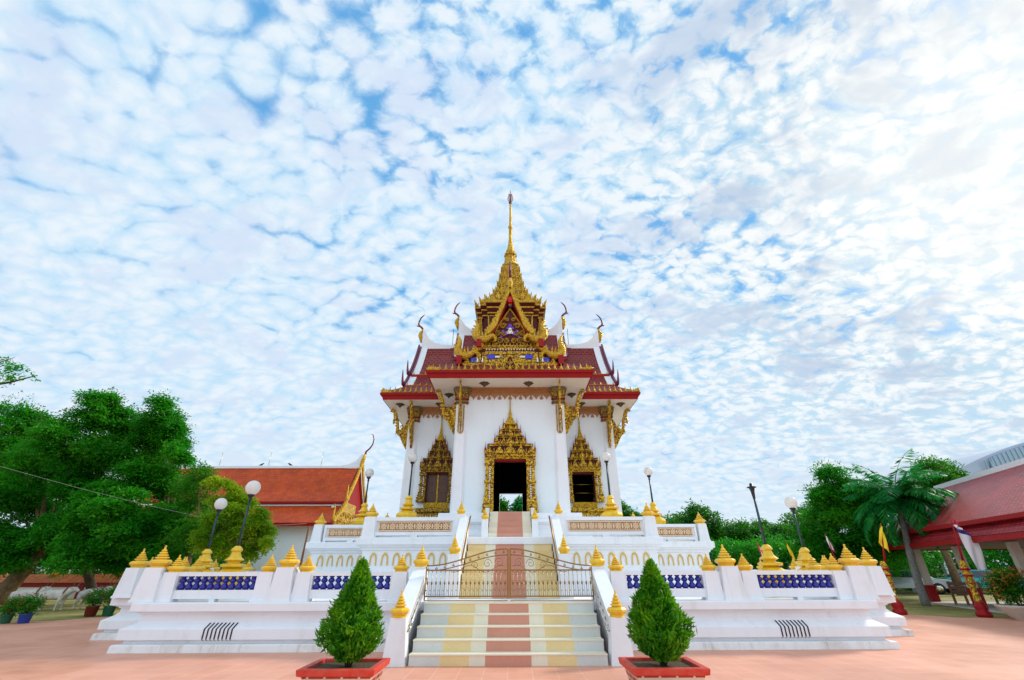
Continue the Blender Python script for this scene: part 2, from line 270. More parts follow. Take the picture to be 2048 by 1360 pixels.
# ------------------------------------------------------------------ mesh helpers
class MB:
    def __init__(s): s.v = []; s.f = []; s.uv = {}; s.M = None; s.sm = set()
    def add(s, vs, fs, smooth=False, uvs=None):
        b = len(s.v)
        for p in vs:
            p = Vector(p)
            s.v.append(s.M @ p if s.M is not None else p)
        for i, f in enumerate(fs):
            if smooth: s.sm.add(len(s.f))
            if uvs: s.uv[len(s.f)] = uvs[i]
            s.f.append(tuple(b + k for k in f))
        return s
    def hexa(s, p):          # p: bottom 4 ccw, top 4 ccw
        return s.add(p, [(3, 2, 1, 0), (4, 5, 6, 7), (0, 1, 5, 4), (1, 2, 6, 5), (2, 3, 7, 6), (3, 0, 4, 7)])
    def box(s, x0, x1, y0, y1, z0, z1):
        return s.hexa([(x0, y0, z0), (x1, y0, z0), (x1, y1, z0), (x0, y1, z0), (x0, y0, z1), (x1, y0, z1), (x1, y1, z1), (x0, y1, z1)])
    def cbox(s, cx, cy, z0, z1, hx, hy, tx=None, ty=None):   # centred, with a taper to tx, ty
        tx = hx if tx is None else tx; ty = hy if ty is None else ty
        return s.hexa([(cx - hx, cy - hy, z0), (cx + hx, cy - hy, z0), (cx + hx, cy + hy, z0), (cx - hx, cy + hy, z0),
                       (cx - tx, cy - ty, z1), (cx + tx, cy - ty, z1), (cx + tx, cy + ty, z1), (cx - tx, cy + ty, z1)])
    def plate(s, poly, P, nv):   # polygon (u,v) mapped by P, thickened along nv
        n = len(poly); nv = Vector(nv); a = [Vector(P(u, v)) for u, v in poly]
        return s.add(a + [p + nv for p in a], [tuple(range(n - 1, -1, -1)), tuple(range(n, 2 * n))] + [(i, (i + 1) % n, n + (i + 1) % n, n + i) for i in range(n)])
    def lathe(s, prof, n=12, c=(0, 0, 0), rot=0., smooth=True, sx=1., sy=1.):
        vs = []; fs = []
        for r, z in prof:
            for k in range(n):
                a = rot + 2 * math.pi * k / n; vs.append((c[0] + r * sx * math.cos(a), c[1] + r * sy * math.sin(a), c[2] + z))
        for i in range(len(prof) - 1):
            for k in range(n):
                k2 = (k + 1) % n; fs.append((i * n + k, i * n + k2, (i + 1) * n + k2, (i + 1) * n + k))
        b = (len(prof) - 1) * n
        s.add(vs, fs, smooth)
        s.add(vs[:n], [tuple(range(n - 1, -1, -1))]); s.add(vs[b:], [tuple(range(n))]); return s
    def tube(s, pts, rad, n=8, smooth=True):
        pts = [Vector(p) for p in pts]
        if isinstance(rad, (int, float)): rad = [rad] * len(pts)
        vs = []; up = None
        for i, p in enumerate(pts):
            t = (pts[min(i + 1, len(pts) - 1)] - pts[max(i - 1, 0)]).normalized()
            if up is None: up = Vector((0, 0, 1)) if abs(t.z) < .9 else Vector((1, 0, 0))
            a = t.cross(up).normalized(); b = a.cross(t); up = b
            for k in range(n):
                w = 2 * math.pi * k / n; vs.append(p + rad[i] * (a * math.cos(w) + b * math.sin(w)))
        fs = [(i * n + k, i * n + (k + 1) % n, (i + 1) * n + (k + 1) % n, (i + 1) * n + k) for i in range(len(pts) - 1) for k in range(n)]
        fs += [tuple(range(n - 1, -1, -1)), tuple(range((len(pts) - 1) * n, len(pts) * n))]
        return s.add(vs, fs, smooth)
    def loft(s, rings, cap0=True, cap1=True, smooth=False, uvscale=None):   # rings: lists of equal length, closed
        n = len(rings[0]); vs = [p for r in rings for p in r]; fs = []; uvs = [] if uvscale else None
        vv = 0
        for i in range(len(rings) - 1):
            for k in range(n):
                k2 = (k + 1) % n; fs.append((i * n + k, i * n + k2, (i + 1) * n + k2, (i + 1) * n + k))
                if uvscale:
                    A, B, Cc, D = (Vector(rings[i][k]), Vector(rings[i][k2]), Vector(rings[i + 1][k2]), Vector(rings[i + 1][k]))
                    t = (B - A).normalized(); h = ((D - A) - t * (D - A).dot(t)).length
                    uvs.append([(0, vv), ((B - A).dot(t), vv), ((Cc - A).dot(t), vv + h), ((D - A).dot(t), vv + h)])
            if uvscale: vv += h
        s.add(vs, fs, smooth, uvs)
        if cap0: s.add(rings[0], [tuple(range(n - 1, -1, -1))])
        if cap1: s.add(rings[-1], [tuple(range(n))])
        return s
    def mesh(s, name='m'):
        me = bpy.data.meshes.new(name); me.from_pydata([tuple(v) for v in s.v], [], s.f)
        if s.sm:
            me.polygons.foreach_set('use_smooth', [i in s.sm for i in range(len(s.f))])
        if s.uv:
            ul = me.uv_layers.new(name='UVMap')
            for p in me.polygons:
                u = s.uv.get(p.index)
                if u:
                    for li, q in zip(p.loop_indices, u): ul.data[li].uv = q
        bm = bmesh.new(); bm.from_mesh(me); bmesh.ops.recalc_face_normals(bm, faces=bm.faces); bm.to_mesh(me); bm.free()
        me.update(); return me
    def build(s, name, m, parent=None, loc=None, rz=0):
        me = s.mesh(name); me.materials.append(m); return link(name, me, parent, loc, rz)
def link(name, me, parent=None, loc=None, rz=0):
    o = bpy.data.objects.new(name, me); COL.objects.link(o)
    if loc is not None: o.location = loc
    if rz: o.rotation_euler = (0, 0, rz)
    if parent is not None: o.parent = parent
    return o
def tag(o, label=None, cat=None, group=None, kind=None):
    if label: o['label'] = label
    if cat: o['category'] = cat
    if group: o['group'] = group
    if kind: o['kind'] = kind
    return o
def thing(name, loc, label, cat, group=None, rz=0):
    o = bpy.data.objects.new(name, None); COL.objects.link(o); o.location = loc; o.rotation_euler = (0, 0, rz); o.empty_display_size = .3
    return tag(o, label, cat, group)
def copytree(o, parent=None, loc=None, rz=None):
    c = o.copy(); COL.objects.link(c)
    if parent is not None: c.parent = parent
    if loc is not None: c.location = loc
    if rz is not None: c.rotation_euler = (0, 0, rz)
    for ch in list(o.children): copytree(ch, c)
    return c
def cross(w, r, z): return [(-w, -r, z), (w, -r, z), (w, -w, z), (r, -w, z), (r, w, z), (w, w, z), (w, r, z), (-w, r, z), (-w, w, z), (-r, w, z), (-r, -w, z), (-w, -w, z)]
def square(h, z): return [(-h, -h, z), (h, -h, z), (h, h, z), (-h, h, z)]
def redent(h, z, k=.16):   # square with notched corners
    c = h * (1 - k); c2 = h * (1 - 2 * k); q = [(-c2, -h), (c2, -h), (c2, -c), (c, -c), (c, -c2), (h, -c2)]
    out = []
    for a in range(4):
        for x, y in q[1:]:
            for _ in range(a): x, y = -y, x
            out.append((x, y, z))
    return out
FIN = [(.76, 0), (.78, .06), (.72, .08), (.80, .11), (1., .19), (1., .27), (.82, .34), (.48, .36), (.48, .39), (.64, .41), (.62, .46), (.36, .49), (.50, .52), (.48, .57), (.26, .60), (.37, .63), (.35, .68), (.17, .71), (.25, .74), (.22, .78), (.11, .82), (.08, .93), (.12, .955), (.01, 1.)]
def finial(mb, x, y, z, r, h): mb.lathe([(a * r, b * h) for a, b in FIN], 8, (x, y, z), math.pi / 8, smooth=False)
URN = [(.30, 0), (.30, .20), (.33, .22), (.45, .35), (.47, .43), (.44, .49), (.26, .57), (.20, .59), (.34, .62), (.34, .67), (.18, .69), (.16, .72), (.27, .76), (.17, .82), (.115, .93), (.165, .96), (.15, 1.0), (.07, 1.06)]

exec_parts = []
# ------------------------------------------------------------------ ground
def sheet(name, poly, z, m, kind='structure'):
    mb = MB(); mb.add([(x, y, z) for x, y in poly], [tuple(range(len(poly)))])
    return tag(mb.build(name, m), kind=kind)
sheet('ground', [(-1500, -1500), (1500, -1500), (1500, 1500), (-1500, 1500)], 0, ground_m)
sheet('plaza', [(-60, -40), (60, -40), (60, 16.6), (30, 16.8), (18, 17.2), (15.2, 17.6), (14.4, 19), (14.2, 36), (-14.2, 36), (-14.3, 19.4), (-15.2, 17.3), (-18, 16.2), (-60, 15.4)], .004, plaza_m)

# ------------------------------------------------------------------ lower terrace
CY = 21.
def offs(prof, w, r): return [cross(w - o, r - o, z) for o, z in prof]
T1 = thing('lower_terrace', (0, CY, 0), 'wide white lower terrace with navy balusters and yellow bud finials, standing on the salmon paving', 'terrace')
T1.location.x = -.17; T1.rotation_euler = (0, 0, R(1.0))      # the terrace front is not quite square to the view
P1 = [(0, .005), (.01, .125), (.03, .14), (.15, .15), (.15, .215), (.05, .22), (.05, .40), (.08, .42), (.22, .50), (.28, .57), (.28, .65), (.24, .655), (.24, .68), (.17, .705), (.13, .715), (.10, .72), (.10, .86), (.12, .88)]
mb = MB(); mb.loft(offs(P1[:3], 8.15, 10.05), True, False); mb.build('base_slab', white_old, T1)
mb = MB(); mb.loft(offs(P1[2:], 8.15, 10.05), False, True); mb.build('plinth', white, T1)
for sx in (-1, 1):     # drain ribs over the second slab
    for k in range(8):
        x = sx * 6.05 + (k - 3.5) * .082
        pr_ = [(.22, .50), (.08, .42), (.05, .40), (.05, .225)]
        mb = MB(); a = []
        for o, z in pr_: a.append((-(10.05 - o), z))
        mb.plate([(y - .012, z + .008) for y, z in a] + [(y + .03, z - .02) for y, z in reversed(a)], lambda u, v: (x - .012, u, v), (.024, 0, 0)); mb.build('drain_groove', slit, T1)

def pier_mesh(x, y, z0, z1, hb, ht, capz=.0):
    mb = MB(); mb.cbox(x, y, z0, z1, hb, hb * .9, ht, ht * .9); mb.cbox(x, y, z0 + .001, z0 + .05, hb + .015, hb * .9 + .015, hb + .008, hb * .9 + .008); return mb
def add_pier(root, rots, x, y, z0, z1, hb, ht, fr, fh, name='pier'):
    me = pier_mesh(x, y, z0, z1, hb, ht).mesh(); me.materials.append(white)
    mf = MB(); finial(mf, x, y, z1, fr, fh); fm = mf.mesh(); fm.materials.append(yellow)
    for k in rots:
        o = link(name, me, root, rz=k * math.pi / 2); link('finial', fm, o)
BAL = [(.042, 0), (.042, .06), (.062, .10), (.062, .2), (.05, .33), (.030, .46), (.028, .5), (.045, .56), (.055, .64), (.05, .74), (.03, .84), (.028, .88), (.042, .92), (.042, 1.)]
def add_panel(root, rots, xa, xb, y, n, th=.10):
    mb = MB(); z0 = .88
    mb.box(xa, xb, y - th, y + th, z0 + .055, z0 + .225)
    for x0, x1 in ((xa, xa + .06), ((xa + xb) / 2 - .06, (xa + xb) / 2 + .06), (xb - .06, xb)): mb.box(x0, x1, y - th + .003, y + th - .003, z0, z0 + .06)
    mb.box(xa, xb, y - th, y + th, z0 + .495, z0 + .575)
    mb.box(xa, xa + .05, y - th + .002, y + th - .002, z0 + .22, z0 + .50); mb.box(xb - .05, xb, y - th + .002, y + th - .002, z0 + .22, z0 + .50)
    me = mb.mesh(); me.materials.append(white)
    bs = []
    for i in range(n):
        x = xa + .05 + (xb - xa - .1) * (i + .5) / n
        b = MB(); b.lathe([(r * 1.38, z0 + .224 + h * .272) for r, h in BAL], 10, (x, y, 0)); m_ = b.mesh(); m_.materials.append(navy); bs.append(m_)
    for k in rots:
        o = link('balustrade_panel', me, root, rz=k * math.pi / 2)
        if k == 0:
            for m_ in bs: link('baluster', m_, o)
        else:      # the side balustrades are seen edge-on: their balusters stay one mesh
            bb = MB()
            for i in range(n): bb.lathe([(r * 1.38, z0 + .224 + h * .272) for r, h in BAL], 8, (xa + .05 + (xb - xa - .1) * (i + .5) / n, y, 0))
            bb.build('balusters', navy, o)
def filler(root, rots, x0, x1, y, z0, z1, th=.09, m=white):
    mb = MB(); mb.box(x0, x1, y - th, y + th, z0, z1); me = mb.mesh(); me.materials.append(m)
    for k in rots: link('wall_infill', me, root, rz=k * math.pi / 2)
RB, WB = 9.62, 7.72
A3 = (0, 1, 3)
for s in (-1, 1):
    for x in (-7.93, -5.02): add_pier(T1, A3, s * x, -RB - .03, .88, 1.55, .25, .185, .225, .46)
    for x in (-7.56, -5.45, -4.60, -2.46): add_pier(T1, A3, s * x, -RB, .88, 1.455, .19, .15, .185, .36)
    q = sorted((s * -7.44, s * -5.60)); add_panel(T1, A3, q[0], q[1], -RB, 11)
    q = sorted((s * -4.45, s * -2.61)); add_panel(T1, A3, q[0], q[1], -RB, 11)
    for a, b in ((-7.76, -7.69), (-5.32, -5.2), (-4.85, -4.72)):
        q = sorted((s * a, s * b)); filler(T1, A3, q[0], q[1], -RB, .88, 1.44)
    # the notch: a short wall running back to the side arm, with a pier at the inner corner
    add_pier(T1, A3, s * 7.72, -8.6, .88, 1.455, .19, .15, .185, .36)
    mb = MB(); mb.box(s * 7.72 - .1, s * 7.72 + .1, -9.4, -7.78, .88, 1.44); mb.build('wall_infill', white, T1)
    mb = MB(); q = sorted((s * 7.83, s * 9.5)); mb.box(q[0], q[1], -7.8, -7.62, .88, 1.44); mb.build('wall_infill', white, T1)
    add_pier(T1, (0,), s * 8.65, -7.72, .88, 1.455, .19, .15, .185, .36)
for k in (1, 3): add_panel(T1, (k,), -2.3, 2.3, -RB, 14)

# ------------------------------------------------------------------ front stairs
def newel(root, x, y, z0, z1, hb, ht, fr, fh, name='newel_post'):
    mb = MB(); mb.cbox(x, y, z0, z1, hb, hb * .8, ht, ht * .8); o = mb.build(name, white, root)
    f = MB(); finial(f, x, y, z1, fr, fh); f.build('finial', yellow, o); return o
ST = thing('entrance_stairs', (0, 9.4, 0), 'five broad steps striped pink, cream, yellow and grey, rising from the paving', 'stairs')
n = 5; ris = .178; run = .287
for i in range(n):
    y0 = i * run; mb = MB()
    mb.box(-1.74, 1.74, y0, (i + 1) * run + .004 if i < n - 1 else 1.62, i * ris + (.005 if i == 0 else 0), (i + 1) * ris - .02)
    o = mb.build('step', stripe_m, ST)
    mb = MB(); mb.box(-1.745, 1.745, y0 - .012, (i + 1) * run + .02 if i < n - 1 else 1.62, (i + 1) * ris - .02, (i + 1) * ris)
    mb.build('step_nosing', nosing_m, o)
for s in (-1, 1):
    newel(ST, s * 2.0, .12, .005, .72, .205, .14, .175, .44)
    newel(ST, s * 2.03, 2.0, .88, 1.55, .17, .15, .185, .46)
    # sloping balustrade: stringer, rail, navy balusters
    ya, yb = .26, 1.86
    def P(u, v): return (s * 2.02 - .13, u, v)
    mb = MB(); mb.plate([(ya, .005), (yb, .005), (yb, 1.0), (ya, .24)], P, (.26, 0, 0)); o = mb.build('stringer_wall', white, ST)
    mb = MB(); mb.plate([(ya, .52), (yb, 1.30), (yb, 1.50), (ya, .70)], lambda u, v: (s * 2.02 - .15, u, v), (.30, 0, 0)); mb.build('hand_rail', white, ST)
    for i in range(7):
        t = (i + .5) / 7; y = ya + (yb - ya) * t; zb = .24 + .76 * t; zt = .52 + .78 * t
        b = MB(); b.lathe([(r * 1.25, zb - .05 + h * (zt - zb + .1)) for r, h in BAL], 8, (s * 2.02, y, 0)); b.build('baluster', navy, ST)
    mb = MB(); mb.tube([(s * 1.80, .28, .62), (s * 1.80, .16, .52), (s * 1.84, .12, .50), (s * 1.80, .28, .62), (s * 1.80, 1.55, 1.30), (s * 1.80, 1.62, 1.33)], .016, 6); mb.build('steel_rail', steel, ST)

# ------------------------------------------------------------------ gate
gate_m = mat('brushed_brass', (.50, .36, .20), .3, .9)
GT = thing('double_gate', (0, 11.02, .89), 'low arched double gate of bronze and steel bars closed across the front stairs', 'gate')
def arc(x):   # top curve over half width 1.84
    t = abs(x) / 1.84; return .68 + .34 * (.5 + .5 * math.cos(math.pi * min(1, t * 1.02)))
for s in (-1, 1):
    mb = MB(); xs = [s * (.03 + i * (1.80 / 14)) for i in range(15)]
    mb.tube([(x, 0, arc(x)) for x in xs], .015, 6); mb.tube([(x, 0, arc(x) - .125 + .03 * abs(x) / 1.84) for x in xs], .012, 6)
    o = mb.build('gate_leaf', bronze, GT)
    mb = MB(); q = sorted((s * .03, s * 1.83)); mb.box(q[0], q[1], -.014, .014, .575, .605); mb.box(q[0], q[1], -.014, .014, .075, .10); mb.box(q[0], q[1], -.012, .012, .005, .02)
    mb.box(s * .025 - .02, s * .025 + .02, -.022, .022, .06, 1.02); mb.box(s * 1.83 - .012, s * 1.83 + .012, -.012, .012, .02, .66)
    mb.build('gate_frame', bronze, o)
    mb = MB(); nb = 19
    for i in range(nb):
        x = s * (.09 + 1.70 * i / (nb - 1)); mb.tube([(x, 0, .09), (x, 0, .585)], .0075, 5)
        if i < nb - 1: mb.tube([(x + s * .047, 0, .09), (x + s * .047, 0, .37)], .0045, 5)
    mb.build('gate_bars', gate_m, o)
    mb = MB()
    for i in range(nb):
        x = s * (.09 + 1.70 * i / (nb - 1))
        mb.lathe([(.004, -.045), (.018, -.02), (.021, 0), (.012, .03), (.002, .05)], 6, (x, 0, .345)); mb.lathe([(.003, -.014), (.010, 0), (.003, .014)], 6, (x, 0, .50)); mb.lathe([(.003, -.014), (.010, 0), (.003, .014)], 6, (x + s * .022, 0, .20))
    mb.build('gate_beads', bronze, o)
    mb = MB()
    for i in range(10):
        x = s * (.12 + 1.68 * i / 9); zc = arc(x) - .062
        for dx, dz in ((0, .022), (-.017, -.006), (.017, -.006)): mb.lathe([(.002, -.016), (.014, 0), (.002, .016)], 6, (x + dx, 0, zc + dz))
        mb.tube([(x, 0, zc - .035), (x, 0, zc)], .005, 4)
    mb.build('gate_trefoils', bronze, o)
    mb = MB()
    for cx, cz, r0, tw, d0 in ((.22, .74, .10, 1.6, 1), (.48, .72, .10, 1.5, -1), (.76, .68, .085, 1.4, 1), (1.04, .65, .05, 1.2, -1)):
        pts = [(s * (cx + d0 * (r0 * (1 - a / 22.)) * math.cos(a * tw * math.pi / 10)), 0, cz + (r0 * (1 - a / 22.)) * math.sin(a * tw * math.pi / 10)) for a in range(20)]
        mb.tube(pts, .006, 5)
    mb.tube([(s * x, 0, .62 + .07 * math.sin(x * 9)) for x in [.1 + .07 * i for i in range(18)]], .006, 5)
    mb.build('gate_scrolls', bronze, o)

# ------------------------------------------------------------------ upper terrace
T2 = thing('upper_terrace', (0, CY, .88), 'white upper terrace with pierced peach lattice parapets and gold horseshoe niches, around the temple', 'terrace')
Z = -.88
P2 = [(-.28, .885), (-.28, 1.2), (-.22, 1.24), (-.10, 1.36), (-.02, 1.42), (.06, 1.44), (.06, 1.98), (.02, 2.0), (.0, 2.06), (-.05, 2.08), (-.07, 2.12), (-.12, 2.14), (-.12, 2.31), (-.10, 2.33)]
mb = MB(); mb.loft(offs([(o, z + Z) for o, z in P2], 4.35, 6.85), True, True); mb.build('plinth', white, T2)
def arch_niche(root, k, x, y, z0, w, h):
    mb = MB(); o = []; i_ = []
    for j in range(13):
        a = math.pi * j / 12; o.append((x + w * math.cos(a), z0 + h * .45 + h * .55 * math.sin(a))); i_.append((x + w * .66 * math.cos(a), z0 + h * .45 + h * .40 * math.sin(a)))
    o = [(x + w * 1.1, z0)] + o + [(x - w * 1.1, z0)]; i_ = [(x + w * .72, z0)] + i_ + [(x - w * .72, z0)]
    for a in range(len(o) - 1): mb.plate([o[a], o[a + 1], i_[a + 1], i_[a]], lambda u, v: (u, y, v), (0, -.035, 0))
    mb.build('niche_arch', ochre, root, rz=k * math.pi / 2)
for s in (-1, 1):
    for j in range(8): arch_niche(T2, 0, s * (3.95 - j * .335), -6.79, 1.60 + Z, .095, .33)
    for j in range(6): arch_niche(T2, 0, s * (6.45 - j * .335), -4.29, 1.60 + Z, .095, .33)
def lattice_panel(root, xa, xb, y, z0=2.33 + Z):
    th = .10; mb = MB()
    mb.box(xa, xb, y - th, y + th, z0 + .055, z0 + .15)
    for x0, x1 in ((xa, xa + .1), ((xa + xb) / 2 - .1, (xa + xb) / 2 + .1), (xb - .1, xb)): mb.box(x0, x1, y - th + .003, y + th - .003, z0 - .002, z0 + .06)
    mb.box(xa, xb, y - th, y + th, z0 + .46, z0 + .56); mb.box(xa, xa + .07, y - th + .002, y + th - .002, z0 + .14, z0 + .47); mb.box(xb - .07, xb, y - th + .002, y + th - .002, z0 + .14, z0 + .47)
    o = mb.build('parapet_panel', white, root)
    mb = MB(); mb.box(xa + .05, xb - .05, y - .045, y + .05, z0 + .14, z0 + .47); mb.build('panel_back', white, o)
    # screen bars over a tan sheet that paints the shade of the holes
    x0, x1 = xa + .16, xb - .16; zz0, zz1 = z0 + .185, z0 + .43
    mb = MB(); mb.box(x0, x1, y - .062, y - .046, zz0, zz1); mb.build('screen_shade_sheet', tan, o)
    mb = MB(); yy = y - .085; fz = .018
    mb.box(x0, x1, yy, yy + .03, zz0 - .01, zz0 + fz); mb.box(x0, x1, yy, yy + .03, zz1 - fz, zz1 + .01)
    nc = max(2, round((x1 - x0) / .275)); cw = (x1 - x0) / nc; zc = (zz0 + zz1) / 2; hh = (zz1 - zz0) / 2
    for i in range(nc + 1): mb.box(x0 + i * cw - .022, x0 + i * cw + .022, yy + .001, yy + .029, zz0, zz1)
    def bar(x_, z_, a, l, w): 
        ca, sa = math.cos(a), math.sin(a)
        mb.plate([(x_ + ca * u - sa * v, z_ + sa * u + ca * v) for u, v in ((-l, -w), (l, -w), (l, w), (-l, w))], lambda u, v: (u, yy + .002 + random.random() * .002, v), (0, .024, 0))
    for i in range(nc):
        xc = x0 + (i + .5) * cw
        for a in (math.pi / 4, -math.pi / 4):
            for off in (-.052, 0, .052): bar(xc - math.sin(a) * off, zc + math.cos(a) * off, a, .115 - abs(off) * .8, .0125)
        for sx in (-1, 1):
            for sz in (-1, 1): mb.plate([(xc + sx * cw / 2, zc + sz * hh), (xc + sx * (cw / 2 - .06), zc + sz * hh), (xc + sx * cw / 2, zc + sz * (hh - .06))], lambda u, v: (u, yy + .001, v), (0, .027, 0))
    mb.build('lattice_screen', peach, o)
for s in (-1, 1):
    q = sorted((s * -4.05, s * -1.62)); lattice_panel(T2, q[0], q[1], -6.72)
    q = sorted((s * -6.5, s * -4.6)); lattice_panel(T2, q[0], q[1], -4.2)
    add_pier(T2, A3, s * 4.18, -6.72, 2.33 + Z, 2.90 + Z, .19, .16, .2, .40)
    add_pier(T2, (0,), s * 1.48, -6.72, 2.33 + Z, 2.97 + Z, .16, .14, .14, .40)
    mb = MB(); mb.box(s * 4.2 - .1, s * 4.2 + .1, -6.55, -4.3, 2.33 + Z, 2.87 + Z); mb.build('wall_infill', white, T2)
    mb = MB(); mb.box(s * 6.7 - .1, s * 6.7 + .1, -4.0, 4.0, 2.33 + Z, 2.87 + Z); mb.build('wall_infill', white, T2)
    add_pier(T2, (0,), s * 4.38, -4.2, 2.33 + Z, 2.90 + Z, .19, .16, .2, .40)
    mb = MB(); mb.box(s * 4.2 - .1, s * 4.2 + .1, 4.3, 6.55, 2.33 + Z, 2.87 + Z); mb.build('wall_infill', white, T2)
# second flight up to the terrace, third flight up to the door
S2 = thing('upper_stairs', (0, 12.1, .88), 'steep upper stairs with pink centre stripe between white sloping parapets below the temple door', 'stairs')
n2 = 8; r2 = (2.30 - .88) / n2; t2 = 2.15 / (n2 - 1)
for i in range(n2):
    mb = MB(); mb.box(-1.2, 1.2, i * t2, (i + 1) * t2 + .004 if i < n2 - 1 else 2.95, i * r2 + .003, (i + 1) * r2 - .015); o = mb.build('step', stripe_m, S2)
    mb = MB(); mb.box(-1.203, 1.203, i * t2 - .008, (i + 1) * t2 + .016 if i < n2 - 1 else 2.95, (i + 1) * r2 - .015, (i + 1) * r2); mb.build('step_nosing', stripe_m, o)
for i in range(5):
    y0 = 2.75 + i * .28; z0 = 2.30 - .88; rr = (3.235 - 2.30) / 5
    mb = MB(); mb.box(-.68, .68, y0, 4.2, z0 + i * rr + .002, z0 + (i + 1) * rr); mb.build('step', stripe_m, S2)
for s in (-1, 1):
    newel(S2, s * 1.36, .02, .0, .95, .17, .14, .15, .46)
    mb = MB(); mb.plate([(.15, .0), (2.2, .0), (2.2, 2.02), (2.1, 2.02), (.15, .86)], lambda u, v: (s * 1.36 - .12, u, v), (.24, 0, 0)); mb.build('sloping_parapet', white, S2)
    mb = MB(); mb.tube([(s * 1.19, .12, .80), (s * 1.19, 2.1, 2.0), (s * 1.19, 2.2, 2.04)], .022, 8); mb.build('hand_rail', bronze, S2)
    newel(S2, s * .78, 2.72, 1.42, 2.0, .10, .10, .13, .34)
    mb = MB(); mb.plate([(2.8, 1.42), (4.1, 1.42), (4.1, 2.5), (2.8, 1.85)], lambda u, v: (s * .78 - .07, u, v), (.14, 0, 0)); mb.build('sloping_parapet', white, S2)
# ------------------------------------------------------------------ temple
TP = thing('temple', (0, CY, 0), 'white temple hall with maroon roofs, gilded gable and tall golden tiered spire', 'temple')
A4 = (0, 1, 2, 3)
def tp(name, mb, m, rots=(0,), parent=None):
    me = mb.mesh(); me.materials.append(m)
    return [link(name, me, parent or TP, rz=k * math.pi / 2) for k in rots]
FZ = 3.22; CZ = 7.96
P3 = [(-.32, 2.30), (-.32, 2.50), (-.26, 2.52), (-.10, 2.66), (-.02, 2.72), (-.02, 2.84), (-.08, 2.86), (-.16, 2.92), (-.16, 3.02), (-.06, 3.04), (-.06, FZ - .02), (-.04, FZ)]
mb = MB(); mb.loft(offs(P3, 2.42, 4.72), True, True); tp('base_moulding', mb, white)
def wallseg(x0, x1, yf, th, ops):   # wall along x with its face at y=yf (facing -y), openings (xa,xb,za,zb)
    mb = MB(); y1 = yf + th; x = x0
    for xa, xb, za, zb in ops:
        mb.box(x, xa, yf, y1, FZ, CZ); 
        if za > FZ: mb.box(xa, xb, yf, y1, FZ, za)
        mb.box(xa, xb, yf, y1, zb, CZ); x = xb
    mb.box(x, x1, yf, y1, FZ, CZ); return mb
DOOR = [(-.62, .62, FZ, 5.14)]
tp('wall', wallseg(-1.75, 1.75, -4.40, .28, DOOR), wall_w, (0, 2))
tp('wall', wallseg(-1.75, 1.75, -4.40, .28, []), wall_w, (1, 3))
for s in (-1, 1):
    xa, xb = sorted((s * 2.0, s * 4.25)); w = (s * 3.03 - .47, s * 3.03 + .47, 3.90, 5.10)
    tp('wall', wallseg(xa, xb, -2.03, .26, [w]), wall_w, (0,))
    tp('wall', wallseg(xa, xb, -2.03, .26, []), wall_w, (1, 3))
    tp('wall', wallseg(xa, xb, -2.03, .26, []), wall_w, (2,))
shade_lining = mat('added_shade_black', (.02, .012, .010), .8)  # near-black lining added over walls, floor and ceiling to stand for interior shade
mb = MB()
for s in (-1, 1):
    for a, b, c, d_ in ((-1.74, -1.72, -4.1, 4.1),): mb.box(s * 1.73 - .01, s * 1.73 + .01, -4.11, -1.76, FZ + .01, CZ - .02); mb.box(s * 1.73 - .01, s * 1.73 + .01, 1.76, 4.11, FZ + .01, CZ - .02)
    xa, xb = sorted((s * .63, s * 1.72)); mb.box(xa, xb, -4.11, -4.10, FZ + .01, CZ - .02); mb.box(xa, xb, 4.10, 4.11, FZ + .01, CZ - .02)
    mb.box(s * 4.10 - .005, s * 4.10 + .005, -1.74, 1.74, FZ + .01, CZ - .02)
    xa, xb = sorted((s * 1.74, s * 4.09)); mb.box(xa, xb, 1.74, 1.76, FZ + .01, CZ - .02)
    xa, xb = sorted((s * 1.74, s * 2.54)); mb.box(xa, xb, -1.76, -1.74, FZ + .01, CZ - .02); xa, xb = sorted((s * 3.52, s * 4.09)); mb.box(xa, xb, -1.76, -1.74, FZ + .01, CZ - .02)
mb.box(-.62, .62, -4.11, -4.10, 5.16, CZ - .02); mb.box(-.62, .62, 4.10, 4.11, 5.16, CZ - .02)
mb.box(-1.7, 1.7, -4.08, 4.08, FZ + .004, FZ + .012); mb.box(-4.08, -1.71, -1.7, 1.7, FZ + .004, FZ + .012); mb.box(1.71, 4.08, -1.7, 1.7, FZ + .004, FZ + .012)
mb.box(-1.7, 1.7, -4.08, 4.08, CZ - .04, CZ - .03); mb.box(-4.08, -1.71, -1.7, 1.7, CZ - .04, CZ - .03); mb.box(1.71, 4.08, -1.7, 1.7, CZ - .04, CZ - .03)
tp('added_dark_lining', mb, shade_lining)
